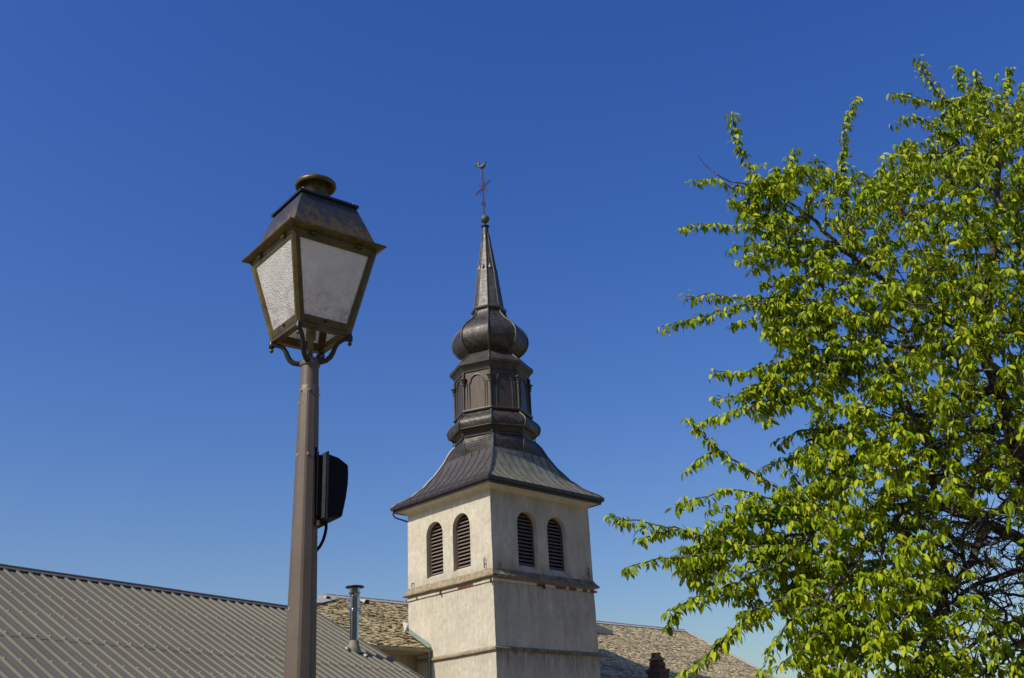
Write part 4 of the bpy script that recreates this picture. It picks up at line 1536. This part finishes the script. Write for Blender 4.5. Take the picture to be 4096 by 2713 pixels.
spbox(mb, 0.052, 0.110, -0.03, 0.06, -0.162, -0.150)
mb.build('mounting_bracket', M['blackplastic'], spk)
for z, s in ((0.172, 0.0), (-0.158, 0.064)):
    mb = MB()
    c = sp(0.068, s, z)
    mb.tube([c - Z * 0.012, c + Z * 0.008], 0.008, 6)
    mb.build('bolt', M['iron'], spk)
mb = MB()
mb.tube([sp(0.122, 0.03, -0.14), sp(0.123, 0.03, -0.17), sp(0.119, 0.028, -0.195), sp(0.112, 0.025, -0.22), sp(0.102, 0.018, -0.243), sp(0.085, 0.0, -0.27)], 0.0065, 8)
mb.build('cable', M['blackplastic'], spk, True)

# ------------------------------------------------------------------ cherry tree
rs = np.random.RandomState(7)
Rn = np.array(ROT)
EYEn = np.array(EYE)
def at(u, v, Y):
    """a point of the tree at distance Y, from its bearing (u, v) seen from the square"""
    d = Rn @ np.array([(u - 1183.5) / FPX, -(v - 783.9) / FPX, -1.0])
    return EYEn + d * (Y / d[1])
def bearing(P):
    q = (P - EYEn) @ Rn
    return 1183.5 + FPX * q[:, 0] / -q[:, 2], 783.9 - FPX * q[:, 1] / -q[:, 2]

TREE = np.array([5.45, 9.6, 0.0])
limbs = [   # (points (u, v, Y), radii at both ends)
    ([(2520, 1480, 9.6), (2440, 1240, 9.6), (2372, 1110, 9.55), (2340, 1010, 9.5), (2310, 920, 9.45), (2285, 845, 9.4), (2275, 770, 9.3), (2282, 690, 9.2), (2290, 600, 9.1), (2300, 500, 9.0), (2310, 400, 8.9), (2300, 320, 8.9)], 0.115, 0.02),
    ([(2282, 800, 9.35), (2220, 755, 9.2), (2120, 700, 9.1), (2029, 642, 9.0), (1971, 598, 9.0), (1909, 540, 8.95), (1860, 491, 8.9), (1812, 456, 8.9), (1750, 425, 8.85), (1715, 429, 8.85), (1653, 403, 8.85), (1611, 361, 8.85)], 0.048, 0.004),
    ([(2520, 1400, 9.6), (2440, 1290, 9.4), (2366, 1249, 9.3), (2296, 1222, 9.2), (2248, 1196, 9.15), (2185, 1172, 9.1), (2112, 1164, 9.0), (2035, 1180, 8.9), (1960, 1200, 8.8), (1880, 1225, 8.75), (1800, 1250, 8.7)], 0.075, 0.013),
    ([(2272, 1215, 9.2), (2248, 1293, 9.1), (2205, 1346, 9.0), (2171, 1399, 8.9), (2140, 1470, 8.8), (2120, 1560, 8.7), (2110, 1640, 8.6)], 0.042, 0.012),
    ([(2500, 1330, 9.6), (2430, 1300, 9.8), (2366, 1312, 9.9), (2282, 1341, 10.0), (2200, 1390, 10.1), (2130, 1440, 10.1)], 0.045, 0.012),
    ([(2500, 1450, 9.6), (2430, 1420, 9.8), (2366, 1433, 9.9), (2296, 1457, 10.0), (2233, 1496, 10.1), (2190, 1550, 10.2)], 0.04, 0.012),
    ([(2300, 900, 9.45), (2200, 930, 9.3), (2110, 960, 9.2), (2020, 985, 9.1), (1930, 990, 9.0), (1860, 1020, 8.9)], 0.045, 0.010),
    ([(2290, 980, 9.5), (2190, 1040, 9.8), (2100, 1080, 10.0), (2000, 1110, 10.0), (1900, 1130, 9.9)], 0.04, 0.010),
    ([(2278, 720, 9.2), (2200, 640, 9.6), (2140, 540, 9.8), (2090, 450, 9.9), (2040, 400, 9.9)], 0.04, 0.010),
    ([(2300, 560, 9.0), (2240, 470, 8.6), (2190, 390, 8.4), (2150, 330, 8.3)], 0.03, 0.010),
    ([(2160, 1165, 9.1), (2150, 1060, 8.7), (2120, 980, 8.5), (2080, 900, 8.3), (2050, 820, 8.2)], 0.032, 0.010),
    ([(2230, 1190, 9.15), (2250, 1120, 9.0), (2262, 1060, 8.9), (2280, 990, 8.8)], 0.026, 0.010),
    ([(2520, 1420, 9.6), (2600, 1250, 9.7), (2690, 1100, 9.8), (2760, 930, 9.9), (2800, 760, 9.9)], 0.08, 0.015),
    ([(2640, 1180, 9.7), (2640, 980, 9.4), (2600, 760, 9.3), (2560, 560, 9.3), (2530, 400, 9.3)], 0.05, 0.012),
    ([(2620, 1220, 9.7), (2740, 1230, 10.0), (2860, 1200, 10.3)], 0.04, 0.01),
    ([(2360, 1060, 9.5), (2410, 900, 9.9), (2430, 700, 10.2), (2420, 520, 10.3), (2400, 380, 10.3)], 0.06, 0.012),
    ([(2100, 1166, 9.0), (2020, 1250, 8.6), (1960, 1330, 8.4), (1900, 1400, 8.3)], 0.03, 0.009),
    ([(2440, 1300, 9.5), (2420, 1450, 8.9), (2380, 1540, 8.6), (2330, 1620, 8.4)], 0.04, 0.012),
    ([(2250, 790, 9.3), (2150, 800, 8.8), (2060, 800, 8.5), (1970, 790, 8.4), (1900, 770, 8.4)], 0.035, 0.009),
]
# leafy shoots that stand out of the outline, from tip to base
sprays = [
    [(2125, 135, 8.5), (2140, 178, 8.5), (2165, 215, 8.5), (2200, 250, 8.6), (2240, 290, 8.7), (2285, 345, 8.8)],
    [(2210, 150, 8.9), (2232, 195, 8.9), (2262, 260, 8.9), (2295, 330, 8.9)],
    [(2255, 165, 8.7), (2262, 200, 8.8), (2280, 270, 8.9)],
    [(2332, 158, 9.0), (2322, 205, 9.0), (2306, 265, 9.0), (2300, 330, 8.9)],
    [(2362, 190, 9.2), (2350, 240, 9.2), (2330, 310, 9.1), (2315, 380, 9.0)],
    [(2060, 215, 8.5), (2110, 227, 8.5), (2160, 237, 8.5), (2185, 238, 8.55)],
    [(2070, 285, 8.3), (2110, 268, 8.3), (2160, 290, 8.35), (2215, 330, 8.4)],
    [(2085, 330, 8.3), (2130, 330, 8.3), (2190, 380, 8.4)],
    [(1982, 222, 9.2), (1962, 262, 9.2), (1950, 320, 9.2), (1946, 380, 9.2), (1946, 430, 9.2), (1952, 485, 9.2), (1985, 560, 9.1)],
    [(1930, 395, 9.1), (1950, 440, 9.15), (1955, 480, 9.2)],
    [(1693, 260, 8.9), (1700, 312, 8.9), (1714, 352, 8.9), (1736, 392, 8.9), (1760, 430, 8.9), (1805, 462, 8.9)],
    [(1605, 418, 8.8), (1650, 411, 8.8), (1690, 431, 8.85), (1730, 432, 8.85)],
    [(1840, 345, 9.1), (1830, 370, 9.1), (1815, 410, 9.0), (1825, 455, 8.9)],
    [(1795, 380, 9.0), (1790, 410, 9.0), (1800, 450, 8.9)],
    [(1880, 365, 9.2), (1900, 400, 9.2), (1940, 440, 9.2)],
    [(1690, 460, 8.8), (1725, 478, 8.8), (1780, 500, 8.8), (1850, 505, 8.9)],
    [(1575, 526, 8.7), (1620, 518, 8.7), (1685, 522, 8.75), (1760, 535, 8.8), (1850, 555, 8.9), (1920, 560, 8.95)],
    [(1692, 572, 8.6), (1740, 565, 8.65), (1800, 580, 8.7), (1880, 580, 8.8), (1935, 572, 8.95)],
    [(1705, 600, 8.5), (1760, 588, 8.6), (1830, 600, 8.7), (1900, 610, 8.8), (1990, 612, 9.0)],
    [(1583, 686, 8.6), (1640, 680, 8.6), (1705, 690, 8.65), (1755, 688, 8.7), (1830, 690, 8.75), (1910, 700, 8.7), (1970, 740, 8.5)],
    [(1530, 758, 8.5), (1590, 740, 8.5), (1650, 724, 8.55), (1705, 708, 8.6), (1770, 700, 8.65), (1830, 690, 8.75)],
    [(1692, 752, 8.6), (1740, 738, 8.6), (1800, 735, 8.6), (1880, 745, 8.5), (1930, 775, 8.4)],
    [(1770, 775, 8.4), (1820, 762, 8.4), (1880, 760, 8.4)],
    [(1648, 858, 8.7), (1700, 866, 8.7), (1760, 850, 8.7), (1830, 832, 8.7), (1910, 830, 8.7), (1990, 850, 8.6), (2060, 850, 8.3)],
    [(1655, 925, 8.7), (1700, 915, 8.7), (1760, 893, 8.7), (1830, 870, 8.7), (1910, 845, 8.7)],
    [(1672, 962, 8.6), (1720, 940, 8.65), (1790, 925, 8.7), (1870, 900, 8.7), (1950, 880, 8.65)],
    [(1770, 975, 8.7), (1800, 940, 8.7), (1850, 915, 8.7)],
    [(1595, 962, 8.8), (1618, 1000, 8.8), (1650, 1032, 8.8), (1692, 1062, 8.8), (1740, 1092, 8.8), (1800, 1130, 8.8), (1860, 1160, 8.8), (1930, 1175, 8.8), (1990, 1185, 8.85)],
    [(1590, 1082, 8.8), (1620, 1060, 8.8), (1655, 1038, 8.8)],
    [(1660, 960, 8.7), (1640, 968, 8.8), (1612, 985, 8.8)],
    [(1800, 1030, 8.9), (1840, 1000, 8.9), (1880, 990, 8.9), (1940, 990, 9.0)],
    [(1760, 1080, 8.9), (1800, 1070, 8.9), (1860, 1050, 8.9), (1900, 1010, 8.95)],
    [(1562, 1168, 8.5), (1620, 1150, 8.5), (1685, 1132, 8.5), (1750, 1140, 8.55), (1820, 1175, 8.6), (1880, 1222, 8.75)],
    [(1410, 1190, 8.5), (1450, 1200, 8.5), (1510, 1212, 8.5), (1580, 1225, 8.5), (1650, 1245, 8.55), (1720, 1262, 8.6), (1800, 1262, 8.7)],
    [(1478, 1248, 8.5), (1520, 1232, 8.5), (1570, 1225, 8.5)],
    [(1448, 1315, 8.4), (1510, 1292, 8.4), (1575, 1290, 8.4), (1640, 1282, 8.45), (1720, 1275, 8.6)],
    [(1540, 1412, 8.3), (1585, 1395, 8.3), (1635, 1370, 8.3), (1695, 1350, 8.4), (1760, 1325, 8.5), (1830, 1280, 8.6), (1880, 1240, 8.7)],
    [(1540, 1442, 8.3), (1560, 1420, 8.3), (1590, 1395, 8.3)],
    [(1570, 1562, 8.1), (1620, 1526, 8.1), (1662, 1490, 8.1), (1700, 1460, 8.15), (1732, 1420, 8.2), (1785, 1390, 8.2), (1840, 1370, 8.3), (1900, 1385, 8.3)],
    [(1652, 1500, 8.1), (1680, 1470, 8.15), (1712, 1440, 8.2)],
    [(1760, 1552, 8.2), (1782, 1500, 8.2), (1812, 1450, 8.2), (1860, 1410, 8.25), (1910, 1390, 8.3)],
    [(1805, 1535, 8.2), (1850, 1500, 8.2), (1900, 1455, 8.25), (1940, 1400, 8.3)],
    [(1670, 1330, 8.4), (1700, 1310, 8.45), (1760, 1290, 8.5)],
    [(1850, 1600, 8.2), (1880, 1545, 8.2), (1930, 1490, 8.3), (1960, 1400, 8.35)],
    [(1620, 1390, 8.3), (1640, 1372, 8.3), (1660, 1362, 8.35)],
]
outline = [(1715, 440), (1745, 405), (1800, 395), (1850, 372), (1900, 385), (1950, 410), (2000, 385), (2060, 345), (2100, 325), (2165, 270), (2215, 215), (2250, 190), (2310, 215), (2420, 200), (2420, 1700), (1850, 1700),
           (1870, 1560), (1820, 1500), (1850, 1430), (1800, 1400), (1735, 1440), (1690, 1375), (1620, 1370), (1575, 1325), (1560, 1285), (1590, 1235), (1600, 1190), (1680, 1150), (1750, 1155), (1800, 1170), (1780, 1105), (1815, 1060), (1860, 1030), (1890, 960),
           (1850, 915), (1790, 960), (1720, 955), (1710, 905), (1760, 860), (1810, 825), (1770, 770), (1745, 735), (1760, 690), (1750, 630), (1720, 600), (1715, 560), (1745, 525), (1710, 480)]
def inside(u, v, poly):
    c = np.zeros(len(u), bool)
    n = len(poly)
    for i in range(n):
        x0, y0 = poly[i]
        x1, y1 = poly[(i + 1) % n]
        k = ((y0 > v) != (y1 > v)) & (u < (x1 - x0) * (v - y0) / (y1 - y0 + 1e-9) + x0)
        c ^= k
    return c

nodes, parent, rmin, leafw, shoot = [], [], [], [], []
def add_node(p, par, r=0.0, lw=0, sh=False):
    nodes.append(np.array(p, float)); parent.append(par); rmin.append(r); leafw.append(lw); shoot.append(sh)
    return len(nodes) - 1
def resample(pts, step):
    out = [pts[0]]
    for a, b in zip(pts, pts[1:]):
        n = max(1, int(round(np.linalg.norm(b - a) / step)))
        for k in range(1, n + 1):
            out.append(a + (b - a) * k / n)
    return out
def nearest(p):
    A = np.array(nodes)
    return int(np.argmin(((A - p) ** 2).sum(1)))
root = add_node(TREE + [0, 0, -0.2], -1, 0.24)
last = root
for z, r in ((0.6, 0.21), (1.3, 0.185), (1.9, 0.175), (2.3, 0.165)):
    last = add_node(TREE + [0.03 * sin(z * 3), 0.02 * z, z], last, r)
fork = last
for pts, r0, r1 in limbs:
    P = [at(*q) for q in pts]
    P = resample(P, 0.12)
    st = P[0]
    j = fork if pts[0][0] > 2490 else nearest(st)
    pr_ = j
    n = len(P)
    for k, p in enumerate(P):
        if k == 0 and j != fork:
            continue
        wob = rs.normal(0, 0.012, 3)
        pr_ = add_node(p + wob, pr_, r0 + (r1 - r0) * (k / (n - 1)) ** 0.8)
for pts in sprays:
    P = [at(*q) for q in pts][::-1]
    P = resample(P, 0.055)
    j = nearest(P[0])
    pr_ = j
    n = len(P)
    for k, p in enumerate(P):
        t_ = k / (n - 1)
        pr_ = add_node(p + rs.normal(0, 0.007, 3), pr_, 0.0095 * (1 - t_) + 0.0032, 1, True)

# fill of the crown: points in the volume, joined to the nearest wood
SEEN = []
for li, a, b, wd in ((1, 3, 7, 15), (2, 2, 5, 18), (0, 2, 5, 14), (3, 0, 3, 14), (4, 2, 4, 12)):
    P_ = limbs[li][0]
    SEEN += [(P_[k], P_[k + 1], wd) for k in range(a, b)]
def fill_far(n):
    out = []
    while len(out) < n:
        u = rs.uniform(2380, 3050, 3000)
        v = rs.uniform(170, 1690, 3000)
        Y = rs.uniform(8.0, 11.2, 3000)
        e = ((u - 2330) / 690.0) ** 2 + ((v - 900) / 760.0) ** 2 + ((Y - 9.6) / 1.75) ** 2
        f = np.sin(u / 47.0 + 1.3 * np.sin(v / 61.0) + Y * 2.1) + np.sin(v / 39.0 + 1.7 * np.sin(u / 53.0) - Y * 2.7)
        keep = (e < 1) & (f + rs.normal(0, 0.55, len(u)) > -0.6)
        for a, b, c in zip(u[keep], v[keep], Y[keep]):
            out.append(at(a, b, c))
    return np.array(out[:n])
def fill(n, ylo, yhi):
    out = []
    while len(out) < n:
        u = rs.uniform(1550, 2440, 4000)
        v = rs.uniform(190, 1690, 4000)
        k = inside(u, v, outline)
        u, v = u[k], v[k]
        t = rs.uniform(-1, 1, len(u))
        edge = np.clip((u - 1700) / 420.0, 0.12, 1.0)
        Y = 9.1 + t * 1.25 * edge - 0.25
        # crown gaps: a few smooth waves carve it into clumps
        f = np.sin(u / 47.0 + 1.3 * np.sin(v / 61.0) + Y * 2.1) + np.sin(v / 39.0 + 1.7 * np.sin(u / 53.0) - Y * 2.7) + 0.6 * np.sin((u + v) / 23.0)
        clear = np.zeros(len(u), bool)       # the big limbs stay in sight
        for (a0, b0, c0), (a1, b1, c1), wd in SEEN:
            ex, ey = a1 - a0, b1 - b0
            tt = np.clip(((u - a0) * ex + (v - b0) * ey) / (ex * ex + ey * ey), 0, 1)
            dd = np.hypot(u - a0 - tt * ex, v - b0 - tt * ey)
            clear |= (dd < wd) & (Y < c0 + (c1 - c0) * tt + 0.12)
        bare = np.exp(-(((u - 2310) / 165.0) ** 2 + ((v - 1300) / 240.0) ** 2))
        keep = (f + rs.normal(0, 0.55, len(u)) > -0.75) & (rs.uniform(0, 1, len(u)) > bare * 0.93) & ~clear
        for a, b, c in zip(u[keep], v[keep], Y[keep]):
            out.append(at(a, b, c))
    return np.array(out[:n])
F = np.vstack([fill(3700, 8, 10), fill_far(1500)])
dist = np.linalg.norm(F - at(2400, 1150, 9.3), axis=1)
for i in np.argsort(dist):
    p = F[i]
    A = np.array(nodes)
    d2 = ((A - p) ** 2).sum(1)
    j = int(np.argmin(d2))
    d = sqrt(d2[j])
    prj = j
    m_ = max(1, int(d / 0.11))
    for k in range(1, m_):
        t_ = k / m_
        q_ = nodes[j] + (p - nodes[j]) * t_ + np.array([0, 0, 0.05 * sin(pi * t_) * d]) + rs.normal(0, 0.012, 3)
        prj = add_node(q_, prj, 0.0, 1 if d > 0.3 else 0)
    add_node(p, prj, 0.0, 2)
# bare twigs low inside the crown
for k in range(760):
    u, v = rs.normal(2270, 105), rs.normal(1260, 150)
    if u > 2440:
        continue
    p = at(u, v, rs.uniform(8.6, 10.2))
    j = nearest(p)
    d = np.linalg.norm(p - nodes[j])
    m_ = max(2, int(d / 0.07))
    prj = j
    for i in range(1, m_ + 1):
        t_ = i / m_
        prj = add_node(nodes[j] + (p - nodes[j]) * t_ + rs.normal(0, 0.014, 3), prj)
    for q in range(2):
        add_node(p + rs.normal(0, 0.09, 3), prj)

NN = len(nodes)
NP = np.array(nodes)
cnt = np.ones(NN)
for i in range(NN - 1, 0, -1):
    cnt[parent[i]] += cnt[i]
RAD = np.maximum(np.array(rmin), 0.0025 * np.minimum(cnt, 60) ** 0.42)
for i in range(1, NN):
    RAD[i] = min(RAD[i], max(RAD[parent[i]] * 1.0, 0.002))

tree = thing('cherry_tree', 'leafy green cherry tree with unripe yellow fruit reaching in over the square', 'tree', tuple(TREE), 0.0)
def wood(name, sel, n):
    vs, fs = [], []
    for i in sel:
        a, b = NP[parent[i]] - TREE, NP[i] - TREE
        T = b - a
        L_ = np.linalg.norm(T)
        if L_ < 1e-4:
            continue
        T = T / L_
        ref = np.array([0, 0, 1.0]) if abs(T[2]) < 0.9 else np.array([1.0, 0, 0])
        N_ = np.cross(T, ref); N_ /= np.linalg.norm(N_)
        B_ = np.cross(T, N_)
        ra = min(RAD[parent[i]], RAD[i] * 1.35)
        b0 = len(vs)
        for (c, r_, ext) in ((a, ra, -0.1), (b, RAD[i], 0.15)):
            for k in range(n):
                t_ = 2 * pi * k / n
                vs.append(tuple(c + T * (ext * r_) + (N_ * cos(t_) + B_ * sin(t_)) * r_))
        for k in range(n):
            k2 = (k + 1) % n
            fs.append((b0 + k, b0 + k2, b0 + n + k2, b0 + n + k))
    me = bpy.data.meshes.new(name)
    me.from_pydata(vs, [], fs)
    me.materials.append(M['bark'])
    me.polygons.foreach_set("use_smooth", [True] * len(me.polygons))
    o = bpy.data.objects.new(name, me)
    COL.objects.link(o)
    o.parent = tree
    return o
thick = [i for i in range(1, NN) if RAD[i] > 0.016]
thin = [i for i in range(1, NN) if RAD[i] <= 0.016]
wood('trunk', thick, 10)
wood('twigs', thin, 4)

# leaves: drooping bunches on every leafy node
lv, lf = [], []
fv = []
def leaf(p, d, nrm, L_, W_):
    d = d / np.linalg.norm(d)
    s = np.cross(d, nrm)
    s /= np.linalg.norm(s) + 1e-9
    n_ = np.cross(s, d)
    b = len(lv)
    fold = rs.uniform(0.10, 0.40)
    curl = rs.uniform(0.05, 0.65)
    for t_, w_ in ((0.0, 0.0), (0.22, 0.72), (0.50, 1.0), (0.78, 0.66), (1.0, 0.0)):
        c = p + d * (L_ * t_) - n_ * (curl * L_ * t_ * t_)
        if w_ == 0:
            lv.append(c)
        else:
            e = W_ / 2 * w_
            lv.append(c - s * e + n_ * (e * fold)); lv.append(c); lv.append(c + s * e + n_ * (e * fold))
    lf.extend([(b, b + 2, b + 1), (b, b + 3, b + 2),
               (b + 1, b + 2, b + 5, b + 4), (b + 2, b + 3, b + 6, b + 5),
               (b + 4, b + 5, b + 8, b + 7), (b + 5, b + 6, b + 9, b + 8),
               (b + 7, b + 8, b + 10), (b + 8, b + 9, b + 10)])
for i in range(1, NN):
    if not leafw[i]:
        continue
    p = NP[i] - TREE
    uu, vv = bearing(NP[i][None, :])
    if vv[0] > 1720:
        continue
    if shoot[i]:
        nl = rs.choice([4, 5, 6])
    else:
        nl = rs.choice([7, 8, 9, 10]) if leafw[i] == 2 else rs.choice([3, 4])
    # a spur: the leaves spread from one point and hang over like a little umbrella
    for sp_ in range(2 if (leafw[i] == 2 or shoot[i]) else 1):
        if sp_ == 0:
            q0 = p + rs.normal(0, 0.008, 3)
            m_ = nl
        else:
            q0 = p + rs.normal(0, 1, 3) * (np.array([0.022, 0.022, 0.022]) if shoot[i] else np.array([0.05, 0.05, 0.04]))
            m_ = max(3, nl - 3) if not shoot[i] else 3
        a0 = rs.uniform(0, 2 * pi)
        for k in range(m_):
            a = a0 + 2 * pi * k / m_ + rs.normal(0, 0.35)
            h = np.array([cos(a), sin(a), 0.0])
            d = h + np.array([0, 0, -rs.uniform(0.15, 1.5)])
            nrm = h * 0.35 + np.array([-0.12, -0.10, 0.8]) + rs.normal(0, 0.28, 3)
            L_ = float(np.clip(rs.normal(0.065, 0.016), 0.028, 0.10))
            st = h * rs.uniform(0.006, 0.022) + np.array([0, 0, rs.uniform(-0.012, 0.008)])
            leaf(q0 + st, d, nrm, L_, L_ * rs.uniform(0.36, 0.48))
    if rs.uniform() < (0.55 if leafw[i] == 2 else 0.25):
        for k in range(rs.choice([1, 2, 3])):
            fv.append(p + np.array([rs.normal(0, 0.03), rs.normal(0, 0.03), rs.uniform(-0.075, -0.01)]))
me = bpy.data.meshes.new('crown')
me.from_pydata([tuple(q) for q in lv], [], lf)
me.materials.append(M['leaf'])
o = bpy.data.objects.new('crown', me)
COL.objects.link(o)
o.parent = tree
fm = MB()
for c in fv:
    fm.sphere(c, rs.uniform(0.0065, 0.009), 6, 4)
o = fm.build('cherries', M['fruit'], tree, True)
o["kind"] = "stuff"
print("nodes", NN, "leaves", len(lf) // 8, "fruit", len(fv))
